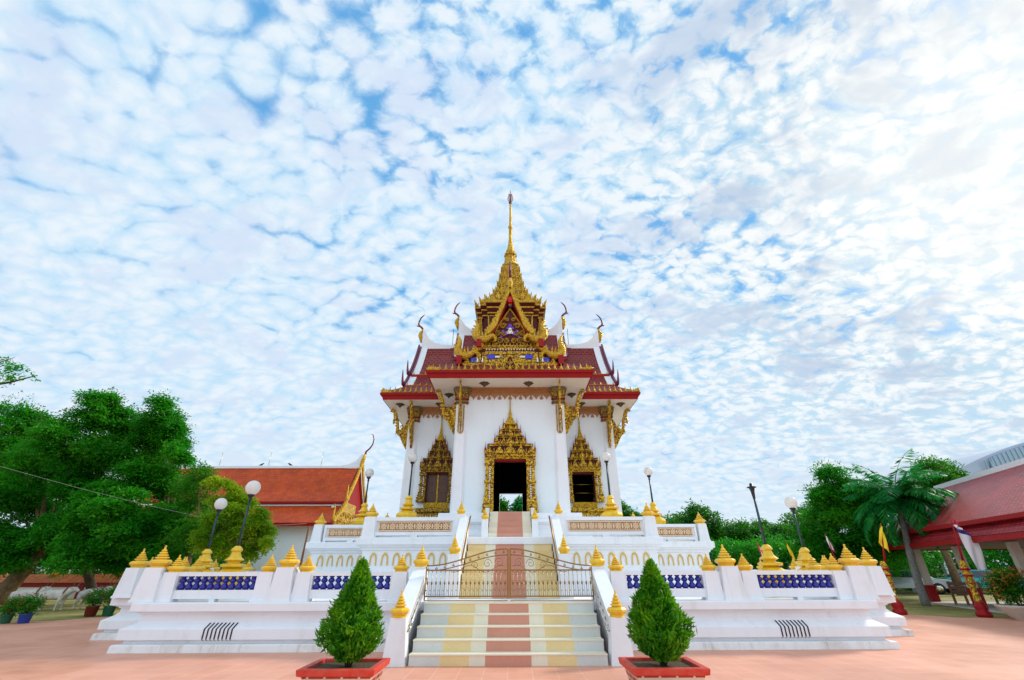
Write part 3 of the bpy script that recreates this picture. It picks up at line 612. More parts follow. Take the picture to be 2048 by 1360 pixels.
# corner pillars with lotus capitals
def pillar(cx, cy):
    mb = MB(); mb.cbox(cx, cy, FZ, 7.34, .20, .20, .185, .185); mb.cbox(cx, cy, FZ + .001, 7.34, .165, .235, .15, .22); mb.cbox(cx, cy, FZ + .002, 7.34, .235, .165, .22, .15); return mb
def capital_mb(cx, cy):
    mb = MB(); pr_ = [(.235, 7.26), (.26, 7.30), (.24, 7.34), (.25, 7.42), (.22, 7.46), (.24, 7.52), (.25, 7.62), (.33, 7.84), (.36, 7.86), (.36, 7.905)]
    rings = [[(cx + x, cy + y, z) for x, y, _ in redent(h, 0, .14)] for h, z in pr_]; mb.loft(rings)
    return mb
def petals(cx, cy):
    mb = MB()
    for a in range(4):
        for i in range(4):
            u = (i - 1.5) * .115; pts = [(-.05, 0), (.05, 0), (.055, .2), (0, .34), (-.055, .2)]
            M = Matrix.Translation((cx, cy, 7.50)) @ Matrix.Rotation(a * math.pi / 2, 4, 'Z'); mb.M = M
            mb.plate(pts, lambda p, q: (u * (1 + q * .9) + p, -.235 - q * .28, q), (0, -.02, -.01))
    mb.M = None; return mb
for cx, cy in ((1.9, -4.27), (-1.9, -4.27)):
    for k in A4:
        pass
for s in (-1, 1):
    o = tp('pillar', pillar(s * 1.9, -4.27), white, A4)
    cm = capital_mb(s * 1.9, -4.27).mesh(); cm.materials.append(capital); pm = petals(s * 1.9, -4.27).mesh(); pm.materials.append(gold_dk)
    bm_ = MB(); 
    for zz in (7.30, 7.45): bm_.cbox(s * 1.9, -4.27, zz, zz + .03, .272, .272)
    bm2 = bm_.mesh(); bm2.materials.append(red)
    for q, k in zip(o, A4):
        c_ = link('capital', cm, q); link('capital_petals', pm, c_) if False else link('capital_petals', pm, q); link('capital_band', bm2, q)
# wall head: moulding and pendant valance
def valance(x0, x1, y):
    mb = MB(); mb.box(x0, x1, y - .06, y + .02, 7.78, CZ - .01); mb.box(x0, x1, y - .09, y + .02, 7.86, CZ - .012); 
    mb.box(x0, x1, y - .045, y + .02, 7.68, 7.72)
    n = max(2, round((x1 - x0) / .44)); w = (x1 - x0) / n
    for i in range(n):
        a = x0 + i * w
        mb.plate([(a + .02, 7.70), (a + w - .02, 7.70), (a + w * .72, 7.60), (a + w * .62, 7.57), (a + w / 2, 7.46), (a + w * .38, 7.57), (a + w * .28, 7.60)], lambda u, v: (u, y - .04, v), (0, .05, 0))
        if i: mb.plate([(a - .03, 7.70), (a + .03, 7.70), (a + .035, 7.56), (a + .075, 7.53), (a + .05, 7.47), (a - .05, 7.47), (a - .075, 7.53), (a - .035, 7.56)], lambda u, v: (u, y - .05, v), (0, .05, 0))
    mb.box(x0, x1, y - .035, y + .02, 7.72, 7.78); return mb
tp('valance', valance(-1.66, 1.66, -4.40), brown_tr, A4)
for s in (-1, 1):
    xa, xb = sorted((s * 2.06, s * 4.06)); tp('valance', valance(xa, xb, -2.03), brown_tr, A4)
# soffit, fascia, antefixes, skirt roof: a cross all round
mb = MB(); mb.loft([cross(3.05, 5.44, CZ - .005), cross(3.05, 5.44, CZ + .05)], True, True); tp('soffit', mb, soff)
EA = [(3.045, 5.435, 7.965), (3.08, 5.47, 7.955), (3.13, 5.52, 8.12), (3.15, 5.54, 8.12), (3.15, 5.54, 8.14), (3.19, 5.58, 8.14), (3.21, 5.60, 8.23), (3.10, 5.49, 8.24)]
mb = MB(); mb.loft([cross(w, r, z) for w, r, z in EA], False, False); tp('eave_fascia', mb, red)
mb = MB(); mb.loft([cross(3.19, 5.58, 8.243), cross(2.85, 5.28, 8.48), cross(2.5, 5.0, 8.70), cross(2.1, 4.7, 9.0)], False, False, uvscale=1); tp('skirt_roof', mb, tile_maroon)
BUD = [(.03, 0), (.055, .03), (.06, .055), (.035, .085), (.022, .13), (.012, .19), (.002, .23)]
def bud_row(p0, p1, n, sc=1.):
    mb = MB(); p0 = Vector(p0); p1 = Vector(p1)
    for i in range(n):
        p = p0.lerp(p1, i / (n - 1)); mb.lathe([(r * sc, z * sc) for r, z in BUD], 6, p)
    d = (p1 - p0).normalized(); q = Vector((d.y, -d.x, 0)) * .03
    mb.hexa([p0 - q - d * .05, p1 - q + d * .05, p1 + q + d * .05, p0 + q - d * .05] + [v + Vector((0, 0, .025)) for v in (p0 - q - d * .05, p1 - q + d * .05, p1 + q + d * .05, p0 + q - d * .05)])
    return mb
tp('eave_finials', bud_row((-2.95, -5.52, 8.25), (2.95, -5.52, 8.25), 25, 1.25), gold_sm, A4)
for s in (-1, 1):
    xa, xb = sorted((s * 3.4, s * 5.2)); tp('eave_finials', bud_row((xa, -3.13, 8.25), (xb, -3.13, 8.25), 9, 1.25), gold_sm, (0, 2))
# corner eave ornament
def leafy(x, y, z, dx, dy, sc=1.):
    mb = MB()
    for i in range(5):
        t = i / 4; mb.plate([(-.06, 0), (.06, 0), (.05, .1), (0, .22 - .1 * t)], lambda u, v: (x - dx * t * .34 + dx * u, y - dy * t * .34 + dy * u, z + v * sc), (-dy * .05, dx * .05, 0))
    mb.tube([(x - dx * .3, y - dy * .3, z + .03), (x + dx * .02, y + dy * .02, z + .06), (x + dx * .12, y + dy * .12, z + .10)], [.05, .045, .01], 6); return mb
for s in (-1, 1):
    tp('eave_corner_leaf', leafy(s * 3.1, -5.53, 8.25, s, 0), gold_sm, A4)
    tp('eave_corner_leaf', leafy(s * 5.5, -3.13, 8.25, s, 0), gold_sm, (0, 2))
# hanging soffit rosettes and the bracket brackets
for x, y in ((-1.0, -4.95), (.72, -4.95), (-2.55, -3.7), (2.55, -3.7), (-3.1, -2.55), (3.1, -2.55), (-4.85, -2.5), (4.85, -2.5)):
    mb = MB(); mb.lathe([(.16, 0), (.17, -.02), (.12, -.05), (.10, -.09), (.05, -.12), (.02, -.17)], 12, (x, y, CZ)); 
    for a in range(8): mb.M = Matrix.Translation((x, y, CZ - .005)) @ Matrix.Rotation(a * math.pi / 4, 4, 'Z'); mb.plate([(-.05, .12), (.05, .12), (.0, .21)], lambda u, v: (u, v, 0), (0, 0, -.03))
    mb.M = None; tp('soffit_rosette', mb, brown_dk)
def bracket(M, k=1.):
    mb = MB(); mb.M = M @ Matrix.Diagonal((1, k, 1, 1))     # profile plane (u outward, v up), 0,0 at the pillar face and z=6.1
    th = .09
    mb.plate([(0, 0), (.07, .12), (.12, .30), (.22, .48), (.30, .62), (.40, .72), (.46, .82), (.40, .90), (.34, .86), (.28, 1.0), (.20, 1.02), (.14, 1.22), (.06, 1.30), (0, 1.34)], lambda u, v: (u, -th / 2, v), (0, th, 0))
    mb.tube([(.42, 0, .66), (.50, 0, .78), (.50, 0, .98), (.52, 0, 1.20), (.60, 0, 1.45), (.66, 0, 1.62), (.72, 0, 1.74), (.84, 0, 1.79), (.90, 0, 1.73), (.84, 0, 1.68)], [.05, .075, .07, .06, .06, .07, .075, .06, .04, .015], 8)
    mb.tube([(.03, 0, .02), (.16, 0, .26), (.30, 0, .54), (.46, 0, .74), (.54, 0, .72), (.56, 0, .66)], [.03, .045, .05, .05, .03, .012], 7)
    for i in range(7):
        a = i * .9; mb.tube([(.08 + .25 * i / 6 + .05 * math.cos(a + t * 1.2), (-1) ** i * .01 - .055, .3 + .12 * i + .05 * math.sin(a + t * 1.2) * 1) for t in range(5)], .018, 5)
        mb.tube([(.08 + .25 * i / 6 + .05 * math.cos(a + t * 1.2), .055, .3 + .12 * i + .05 * math.sin(a + t * 1.2)) for t in range(5)], .018, 5)
    for i in range(5):
        z = 1.0 + i * .13; mb.plate([(.56 + .03 * i, z), (.68 + .03 * i, z + .05), (.60 + .03 * i, z + .11)], lambda u, v: (u - .03, -.03, v), (0, .06, 0))
    mb.M = None; return mb
def T(x, y, z, a=0): return Matrix.Translation((x, y, z)) @ Matrix.Rotation(a, 4, 'Z')
for s in (-1, 1):
    tp('eave_bracket', bracket(T(s * 1.9, -4.50, 6.1, -math.pi / 2), .55), gold, A4)
    tp('eave_bracket', bracket(T(s * 2.13, -4.27, 6.1, 0 if s > 0 else math.pi)), gold, A4)
    # framed gilt strip on the pillar face and the rod hung from the soffit
    mb = MB(); pts = [(-.10, 7.22), (-.10, 6.2)] + [(-.10 * math.cos(a * math.pi / 6), 6.2 - .10 * math.sin(a * math.pi / 6)) for a in range(1, 6)] + [(.10, 6.2), (.10, 7.22)]
    for a in range(len(pts) - 1): mb.tube([(s * 1.9 + pts[a][0], -4.512, pts[a][1]), (s * 1.9 + pts[a + 1][0], -4.512, pts[a + 1][1])], .022, 6)
    tp('pillar_strip', mb, gold_sm, A4)
    mb = MB(); mb.tube([(s * 1.9, -5.28, 7.9), (s * 1.9, -5.2, 7.5)], .022, 6); mb.lathe([(.02, .25), (.05, .16), (.065, .1), (.04, .04), (.055, 0), (.01, -.06)], 8, (s * 1.9, -5.2, 7.28)); tp('eave_pendant', mb, gold_sm, A4)

# ---- gilded door and window surrounds (face at y=0, looking towards -y)
def gablet(mb, x, y, z, w, h, dy=-.05):
    mb.plate([(x - w, z), (x + w, z), (x + w * .82, z + h * .22), (x + w * .45, z + h * .45), (x + w * .2, z + h * .62), (x, z + h), (x - w * .2, z + h * .62), (x - w * .45, z + h * .45), (x - w * .82, z + h * .22)], lambda u, v: (u, y, v), (0, dy, 0))
    mb.plate([(x - w * .55, z + h * .05), (x + w * .55, z + h * .05), (x, z + h * .5)], lambda u, v: (u, y + dy * 1.01, v), (0, dy * .5, 0))
def surround(M, hw, z0, z1, hj, topz, parent=None, sill=False, dark=gold):
    """hw half opening, z0..z1 opening, hj jamb width, topz tip of the crown"""
    me = []
    root_mb = MB(); root_mb.M = M
    root_mb.box(-hw - hj, hw + hj, -.14, .02, z1, z1 + .12); root_mb.box(-hw - hj - .05, hw + hj + .05, -.19, .02, z1 + .08, z1 + .16)
    root = tp('door_surround' if not sill else 'window_surround', root_mb, dark)[0]
    for s in (-1, 1):
        mb = MB(); mb.M = M; xc = s * (hw + hj / 2)
        mb.box(xc - hj / 2, xc + hj / 2, -.08, .02, z0, z1); mb.box(xc - s * hj * .34 - hj * .16, xc - s * hj * .34 + hj * .16, -.12, -.08, z0, z1)
        mb.box(xc + s * hj * .32 - hj * .18, xc + s * hj * .32 + hj * .18, -.15, -.08, z0, z1)
        hh = z1 - z0
        for a, b, e in ((.88, 1., .03), (.55, .59, .03), (.0, .07, .08), (.07, .11, .05), (.11, .16, .07), (.16, .20, .04), (.20, .24, .05)): mb.box(xc - hj / 2 - e * (s < 0) - .01, xc + hj / 2 + e * (s > 0) + .01, -.16 - e, .0, z0 + a * hh, z0 + b * hh)
        mb.plate([(xc + s * hj * .2, z0 + .24 * hh), (xc + s * (hj * .62), z0 + .24 * hh), (xc + s * (hj * .66), z0 + .3 * hh), (xc + s * hj * .5, z0 + .36 * hh), (xc + s * hj * .55, z0 + .42 * hh), (xc + s * hj * .3, z0 + .45 * hh)], lambda u, v: (u, -.2, v), (0, .1, 0))
        j = tp('jamb', mb, dark, parent=root)[0]
        mb = MB(); mb.M = M; nb = int(hh * .62 / .075)
        for i in range(nb): 
            zz = z0 + hh * (.25 + .62 * (i + .5) / nb); mb.plate([(xc - s * hj * .02 - .042, zz), (xc - s * hj * .02, zz - .034), (xc - s * hj * .02 + .042, zz), (xc - s * hj * .02, zz + .034)], lambda u, v: (u, -.095, v), (0, .02, 0))
        tp('mosaic_strip', mb, mosaic, parent=root)
    # crown: stacked tiers with gablets, spikes at the ends, then a bell and needle
    tz = z1 + .16; H = topz - tz; hw0 = hw + hj + .05
    tiers = [(1.0, 0, .15), (.62, .15, .13), (.43, .275, .115), (.28, .385, .10)]
    for i, (f, a, h) in enumerate(tiers):
        mb = MB(); mb.M = M; w = hw0 * f; z = tz + a * H; th = .20 - .03 * i
        mb.box(-w * .90, w * .90, -th * .5, .02, z, z + (h + .02) * H); g_ = tp('crown_ground', mb, red_dk, parent=root)[0]
        mb = MB(); mb.M = M; mb.box(-w, w, -th, .02, z, z + .028 * H); mb.box(-w * .95, w * .95, -th * .85, .02, z + .035 * H, z + .05 * H); mb.box(-w * .86, w * .86, -th * .75, .02, z + h * .86 * H, z + h * H)
        ng = 5 if i < 2 else 3
        for g in range(ng):
            x = w * .84 * (2 * g / (ng - 1) - 1); big = 1.3 if g == ng // 2 else 1.
            gablet(mb, x, -th - .005 - .02 * (g % 2 == 0), z + .02, w / ng * .80 * big, H * (h * 1.08) * big)
        for g in range(ng - 1):
            x = w * .84 * ((2 * g + 1) / (ng - 1) - 1); mb.lathe([(.025, 0), (.04, .04), (.015, .09), (.025, .11), (.003, .2)], 6, (x, -th - .01, z + .03))
        tp('crown_tier', mb, dark, parent=root)
        for s in (-1, 1): spk = MB(); spk.M = M; spk.lathe([(.035, 0), (.03, .1), (.034, .12), (.012, .22), (.003, .42)], 6, (s * w * .98, -th * .7, z + .03 * H)); tp('crown_spike', spk, red, parent=root)
    mb = MB(); mb.M = M
    mb.lathe([(r, tz + H * q) for r, q in ((hw0 * .20, .47), (hw0 * .22, .49), (hw0 * .17, .51), (hw0 * .18, .535), (hw0 * .12, .55), (hw0 * .13, .57), (hw0 * .085, .60), (hw0 * .06, .64), (hw0 * .07, .65), (hw0 * .045, .68), (hw0 * .05, .69), (.025, .74), (.018, .88), (.024, .89), (.013, .91), (.005, 1.))], 10, (0, -.07, 0)); tp('crown_needle', mb, gold_sm, parent=root)
    if sill:
        mb = MB(); mb.M = M
        mb.box(-hw - .02, hw + .02, -.06, .02, z0 - .22, z0); mb.box(-hw * .06 , hw * .06, -.08, -.06, z0 - .2, z0 - .02); 
        for s in (-1, 1): mb.box(s * hw * .52 - hw * .38, s * hw * .52 + hw * .38, -.075, -.06, z0 - .19, z0 - .03)
        tp('sill_panel', mb, gold_sm, parent=root)
        mb = MB(); mb.M = M; mb.box(-hw - hj - .08, hw + hj + .08, -.20, .02, z0 - .36, z0 - .22); mb.box(-hw - hj - .02, hw + hj + .02, -.12, .02, z0 - .44, z0 - .36); mb.box(-hw - hj - .10, hw + hj + .10, -.22, .02, z0 - .67, z0 - .44)
        tp('sill', mb, dark, parent=root)
        mb = MB(); mb.M = M
        for i in range(14): mb.plate([(-.03, 0), (.03, 0), (0, .09)], lambda u, v: ((2 * (i + .5) / 14 - 1) * (hw + hj) + u, -.235, z0 - .6 + v), (0, .03, 0))
        tp('sill_petals', mb, mosaic, parent=root)
    return root
surround(T(0, -4.40, 0), .60, FZ, 5.12, .30, 7.68)
mb = MB(); mb.box(-.62, .62, -4.40, -4.14, 5.06, 5.16); tp('door_head', mb, red)
for s in (-1, 1):
    r_ = surround(T(s * 3.03, -2.03, 0), .47, 3.90, 5.10, .24, 7.72, sill=True, dark=gold_dk if s < 0 else gold)  # left surround takes the darker gilding, right one the bright
    mb = MB(); x = s * 3.03; mb.box(x - .47, x + .47, -2.02, -1.8, 5.02, 5.10); 
    for q in (-1, 1): mb.box(x + q * .47 - .03, x + q * .47 + .03, -2.03, -1.8, 3.9, 5.1)
    tp('window_frame', mb, red_dk, parent=r_)
x = -3.03
for q in (-1, 1):
    mb = MB(); mb.box(x + q * .235 - .225, x + q * .235 + .225, -1.95, -1.91, 3.90, 5.04)
    for zz in (3.95, 4.32, 4.68): mb.box(x + q * .235 - .17, x + q * .235 + .17, -1.965, -1.945, zz, zz + .31)
    tp('shutter', mb, shutter)
mb = MB(); mb.box(x - .03, x + .03, -1.985, -1.90, 3.9, 5.04); tp('shutter_post', mb, gold_sm)
mb = MB()
for zz in (4.28, 4.62): mb.tube([(3.03 - .46, -1.9, zz), (3.03 + .46, -1.9, zz)], .012, 6)
tp('window_bar', mb, bronze)

# ---- tiled gable roofs of the four arms
UP = [(0, 12.0), (.35, 11.34), (.8, 10.62), (1.2, 10.08), (1.46, 9.80)]
LOW = [(1.30, 9.86), (1.7, 9.40), (2.14, 8.98)]
TOP = [(0, 12.8), (.3, 12.2), (.65, 11.6), (1.0, 11.12), (1.25, 10.85)]
def slope(mb, prof, d0, d1, lift=0., s=1, th=.06):
    vv = 0
    for (x0, z0), (x1, z1) in zip(prof, prof[1:]):
        L = math.hypot(x1 - x0, z1 - z0); nx, nz = -(z1 - z0) / L * lift * 1., (x1 - x0) / L * lift
        a = [(s * (x0 + nx), -d0, z0 + nz), (s * (x0 + nx), -d1, z0 + nz), (s * (x1 + nx), -d1, z1 + nz), (s * (x1 + nx), -d0, z1 + nz)]
        b = [(p[0] - s * nx * 0 - s * (-(z1 - z0) / L) * th, p[1], p[2] - (x1 - x0) / L * th) for p in a]
        uv = [(d0, vv + L), (d1, vv + L), (d1, vv + 2 * L), (d0, vv + 2 * L)]; uv = [(d0, -vv), (d1, -vv), (d1, -vv - L), (d0, -vv - L)]
        mb.add(a, [(0, 1, 2, 3)], uvs=[uv]); mb.add(b, [(3, 2, 1, 0)], uvs=[uv[::-1]])
        z_ = [(0, 0)] * 4
        mb.add(a + b, [(0, 1, 5, 4), (1, 2, 6, 5), (2, 3, 7, 6), (3, 0, 4, 7)], uvs=[z_] * 4); vv += L
for prof, d1, nm in ((UP, 4.70, 'roof_tier'), (LOW, 4.78, 'roof_tier'), (TOP, 2.78, 'roof_tier')):
    for s in (-1, 1):
        mb = MB(); slope(mb, prof, .1, d1, s=s); os_ = tp(nm, mb, tile_maroon, A4)
        mb = MB(); slope(mb, prof, d1 - .30, d1 + .02, .03, s=s, th=.05); em = mb.mesh(); em.materials.append(white)
        mb = MB(); slope(mb, prof, d1 + .022, d1 + .10, .06, s=s, th=.14); rm = mb.mesh(); rm.materials.append(horn)
        xe, ze = prof[-1]; mb = MB(); xa, xb = sorted((s * (xe - .05), s * (xe + .05))); mb.box(xa, xb, -d1 - .05, -1.6, ze - .20, ze - .02); fm = mb.mesh(); fm.materials.append(red)
        bm_ = bud_row((s * xe, -d1 + .05, ze - .02), (s * xe, -3.25, ze - .02), 6, .8).mesh(); bm_.materials.append(gold_sm)
        for o in os_:
            link('white_border', em, o); link('barge_edge', rm, o); link('tier_fascia', fm, o)
            if prof is not TOP: link('eave_finials', bm_, o)
# white ridge caps that sweep up to the gable horns
def ridge(zr, d1, rise):
    mb = MB(); mb.box(-.09, .09, -d1 + 1.5, -.2, zr - .10, zr + .10)
    top = [(d1 - 1.55, zr + .10), (d1 - 1.0, zr + .14), (d1 - .6, zr + .27), (d1 - .3, zr + .52), (d1 - .1, zr + rise * .85), (d1 + .04, zr + rise)]
    mb.plate([(-a, b) for a, b in top] + [(-d1 - .04, zr - .35), (-d1 + 1.55, zr - .10)], lambda u, v: (-.06, u, v), (.12, 0, 0)); return mb
def chofa(d, z, sc=1.):
    pts = [(.02, -.45), (.07, -.2), (.12, .0), (.10, .14), (.02, .26), (.0, .36), (.10, .50), (.22, .58), (.27, .68), (.25, .88), (.18, 1.08), (.07, 1.22), (-.02, 1.30)]
    rr = [.05, .09, .12, .10, .07, .06, .055, .06, .05, .045, .04, .03, .012]
    P_ = [(0, -(d + a * sc), z + b * sc) for a, b in pts]; mb = MB(); mb.tube(P_[:6], [r * sc for r in rr[:6]], 8)
    m2 = MB(); m2.tube(P_[5:], [r * sc for r in rr[5:]], 8); m2.tube([P_[7], (0, P_[7][1] - .12 * sc, P_[7][2] - .01), (0, P_[7][1] - .17 * sc, P_[7][2] + .05 * sc)], [.04 * sc, .03 * sc, .006], 6); return mb, m2
for zr, d1, rise in ((12.0, 4.70, 1.05), (12.8, 2.78, 1.0)):
    r_ = tp('ridge_cap', ridge(zr, d1, rise), white, A4); a, b = chofa(d1 + .06, zr + .72); am = a.mesh(); am.materials.append(gold_sm); bm_ = b.mesh(); bm_.materials.append(horn)
    for o in r_: link('horn_neck', am, o); link('gable_horn', bm_, o)
for s in (-1, 1):
    mb = MB(); mb.tube([(s * .5, -3.6, 12.0), (s * .5, -3.6, 12.9)], .012, 4); mb.tube([(0, s * 0 - 3.2, 12.05), (0, -3.2, 12.95)], .012, 4)
mb = MB(); mb.tube([(0, -3.1, 12.0), (0, -3.1, 13.1)], .014, 5); tp('lightning_rod', mb, black, (1, 3))

# ---- gable fronts: barge boards ending in nagas, pediment
def barge(line, hw, d):
    mb = MB(); out = []; inn = []; n = len(line)
    for i, (x, z) in enumerate(line):
        a = Vector(line[max(0, i - 1)]); b = Vector(line[min(n - 1, i + 1)]); t = (b - a).normalized(); nn = Vector((-t.y, t.x))
        if nn.y < 0: nn = -nn
        w = hw[i]; out.append((x + nn.x * w, z + nn.y * w)); inn.append((x - nn.x * w, z - nn.y * w))
    for s in (-1, 1):
        for i in range(n - 1): mb.plate([(s * q[0], q[1]) for q in (out[i], out[i + 1], inn[i + 1], inn[i])], lambda u, v: (u, -d, v), (0, .14, 0))
        m = 0
        for i in range(n - 1):
            L = math.dist(out[i], out[i + 1]); k = max(1, int(L / .13))
            for j in range(k):
                x = out[i][0] + (out[i + 1][0] - out[i][0]) * (j + .5) / k; z = out[i][1] + (out[i + 1][1] - out[i][1]) * (j + .5) / k
                mb.plate([(s * (x - .04), z + .04), (s * (x + .04), z - .05), (s * (x + .05), z + .05), (s * (x + .03), z + .11)], lambda u, v: (u, -d + .04, v), (0, .06, 0))
    return mb
def naga(x, z, sc, d, s_):
    mb = MB()
    for s in (s_,):
        C_ = [(-.55, .10), (-.38, -.06), (-.18, -.14), (.02, -.10), (.14, .06), (.16, .24), (.08, .42), (.06, .58), (.14, .76), (.22, .86)]
        rr = [.10, .13, .16, .17, .16, .14, .11, .08, .05, .012]
        mb.tube([(s * (x + a * sc), -d + .05, z + b * sc) for a, b in C_], [r * sc for r in rr], 8)
        mb.tube([(s * (x - .55 * sc), -d + .05, z + .10 * sc), (s * (x - .70 * sc), -d + .05, z - .02 * sc), (s * (x - .72 * sc), -d + .05, z - .16 * sc), (s * (x - .60 * sc), -d + .05, z - .24 * sc)], [.10 * sc, .09 * sc, .06 * sc, .015], 7)
        for i, (a, b) in enumerate([(-.30, .06), (-.16, .04), (-.02, .10), (.28, .16), (.26, .32), (.20, .46)]):
            if i < 3: mb.plate([(s * (x + (a - .06) * sc), z + b * sc - .04), (s * (x + (a + .06) * sc), z + b * sc - .04), (s * (x + (a + .03) * sc), z + (b + .26) * sc)], lambda u, v: (u, -d - .0, v), (0, .09, 0))
            else: mb.plate([(s * (x + (a - .12) * sc), z + (b - .07) * sc), (s * (x + (a - .12) * sc), z + (b + .07) * sc), (s * (x + (a + .06) * sc), z + (b + .10) * sc)], lambda u, v: (u, -d - .0, v), (0, .09, 0))
    return mb
D1 = 5.06
L1 = [(0, 12.40), (.12, 12.0), (.26, 11.58), (.40, 11.2), (.54, 10.86), (.64, 10.58), (.80, 10.34), (.98, 10.14)]
L2 = [(1.12, 9.66), (1.28, 9.46), (1.5, 9.34)]
tp('barge_board', barge(L1, [.05, .055, .065, .06, .08, .11, .10, .10], D1), gold_sm, (0,))
tp('barge_board', barge(L2, [.10, .12, .10], D1), gold_sm, (0,))
for s in (-1, 1): tp('naga_finial', naga(1.28, 9.96, .96, D1, s), gold_sm, (0,)); tp('naga_finial', naga(1.98, 9.22, .98, D1, s), gold_sm, (0,))
mb = MB()      # red soffit under the barge, and the beam ends
for s in (-1, 1):
    for a, b in zip(L1, L1[1:]): mb.hexa([(s * a[0], -D1 + .15, a[1] - .30), (s * b[0], -D1 + .15, b[1] - .30), (s * b[0], -4.6, b[1] - .34), (s * a[0], -4.6, a[1] - .34), (s * a[0], -D1 + .15, a[1] - .06), (s * b[0], -D1 + .15, b[1] - .06), (s * b[0], -4.6, b[1] - .1), (s * a[0], -4.6, a[1] - .1)])
    xa, xb = sorted((s * .98, s * 1.95)); mb.box(xa, xb, -D1 + .16, -4.6, 9.22, 9.40)
tp('gable_soffit', mb, red, (0,))
mb = MB()
for s in (-1, 1):
    for x, z0_, z1_ in ((1.26, 9.46, 9.80), (2.02, 8.68, 9.06)): mb = MB(); mb.cbox(s * x, -4.98, z0_, z1_, .10, .2); tp('beam_end', mb, red, (0,))
mb = MB(); mb.lathe([(.09, 0), (.13, .1), (.10, .24), (.01, .36)], 8, (0, -4.99, 11.62)); tp('gable_boss', mb, red_hot, (0,))
DP = 4.74
mb = MB(); mb.plate([(-1.18, 9.50), (1.18, 9.50), (.75, 10.25), (.40, 10.88), (0, 11.6), (-.40, 10.88), (-.75, 10.25)], lambda u, v: (u, -DP, v), (0, .08, 0)); tp('pediment', mb, red_dk, (0,))
mb = MB()
for s in (-1, 1):      # gold border and scrolls
    mb.tube([(s * 1.08, -DP - .03, 9.60), (s * .70, -DP - .03, 10.24), (s * .36, -DP - .03, 10.86), (0, -DP - .03, 11.46)], .035, 6)
    for cx, cz, r0, tw, d0, ph in ((.14, 10.92, .10, 1.9, 1, 0), (.30, 10.62, .13, 2.2, -1, 1), (.52, 10.26, .14, 2.2, 1, .5), (.24, 10.26, .12, 1.8, -1, 2), (.74, 9.95, .14, 2.2, -1, 1.2), (.42, 9.92, .15, 2., 1, .3), (.92, 9.74, .10, 2., 1, 2.), (.16, 9.90, .12, 1.9, 1, 1.), (.60, 9.72, .09, 1.8, -1, .2)):
        mb.tube([(s * (cx + d0 * r0 * (1 - a / 19.) * math.cos(ph + a * tw * math.pi / 9)), -DP - .035, cz + r0 * (1 - a / 19.) * math.sin(ph + a * tw * math.pi / 9)) for a in range(17)], [.026 - .001 * a for a in range(17)], 5)
        mb.plate([(s * (cx + d0 * r0), cz), (s * (cx + d0 * r0 + .06), cz + .10), (s * (cx + d0 * r0 - .03), cz + .08)], lambda u, v: (u, -DP - .06, v), (0, .05, 0))
for i in range(15):
    x = -1.0 + i * 2.0 / 14; mb.plate([(x - .05, 9.60), (x + .05, 9.60), (x + .03, 9.68), (x, 9.80), (x - .03, 9.68)], lambda u, v: (u, -DP - .09, v), (0, .05, 0))
tp('pediment_scrolls', mb, gold_sm, (0,))
mb = MB()
for x, z, r in ((0, 10.62, .09), (-.10, 10.50, .07), (.10, 10.50, .07), (-.30, 10.36, .06), (.30, 10.36, .06), (-.16, 10.24, .08), (.16, 10.24, .08), (-.36, 10.10, .05), (.36, 10.10, .05)): mb.lathe([(r, 0), (r * .7, .04), (.01, .06)], 8, (0, 0, 0)) if False else mb.plate([(x + r * math.cos(a * math.pi / 4), z + r * math.sin(a * math.pi / 4)) for a in range(8)], lambda u, v: (u, -DP - .05, v), (0, .045, 0))
tp('pediment_glass', mb, purple, (0,))
mb = MB()
for x, z, r in ((0, 10.44, .07), (0, 10.32, .10), (-.09, 10.26, .04), (.09, 10.26, .04)): mb.plate([(x + r * math.cos(a * math.pi / 5), z + r * math.sin(a * math.pi / 5)) for a in range(10)], lambda u, v: (u, -DP - .075, v), (0, .04, 0))
tp('pediment_rosette', mb, mosaic, (0,))
mb = MB(); mb.box(-1.14, 1.14, -DP - .16, -DP, 9.42, 9.60); mb.box(-1.2, 1.2, -DP - .2, -DP, 9.56, 9.61); mb.box(-1.2, 1.2, -DP - .19, -DP, 9.41, 9.45)
mb.box(-1.9, 1.9, -5.02, -4.6, 8.60, 8.80); mb.box(-1.0, 1.0, -4.99, -4.6, 8.80, 9.32); mb.box(-1.0, 1.0, -5.03, -4.6, 9.18, 9.30); mb.box(-1.02, 1.02, -5.03, -4.6, 8.80, 8.93); mb.box(-1.8, 1.8, -5.05, -4.6, 8.62, 8.66)
for s in (-1, 1):
    for x in (1.08, 1.22, 1.72): mb.box(s * x - .05, s * x + .05, -5.02, -4.6, 8.8, 9.25)
    for x in (.98, .36): mb.box(s * x - .05, s * x + .05, -5.04, -4.6, 8.85, 9.22)
for i in range(26): mb.lathe([(.03, 0), (.05, .03), (.015, .08), (.002, .15)], 5, (-1.8 + i * 3.6 / 25, -5.0, 8.80)) if abs(-1.8 + i * 3.6 / 25) > 1.05 else None
tp('gable_frieze', mb, gold, (0,))
mb = MB(); mb.box(-1.85, 1.85, -4.98, -4.55, 8.3, 8.6); mb.box(-1.2, 1.2, -4.93, -4.55, 9.30, 9.44); mb.box(-1.8, 1.8, -4.92, -4.55, 8.8, 9.3); tp('gable_wall', mb, red_dk, (0,))
mb = MB()
for s in (-1, 1): xa, xb = sorted((s * .62, s * .90)); mb.box(xa, xb, -5.035, -4.985, 8.97, 9.14); xa, xb = sorted((s * 1.32, s * 1.58)); mb.box(xa, xb, -4.96, -4.9, 8.84, 9.05)
tp('blue_panel', mb, blue, (0,))
mb = MB()
for s in (-1, 1): xa, xb = sorted((s * .30, s * .60)); mb.box(xa, xb, -5.03, -4.985, 9.02, 9.09)
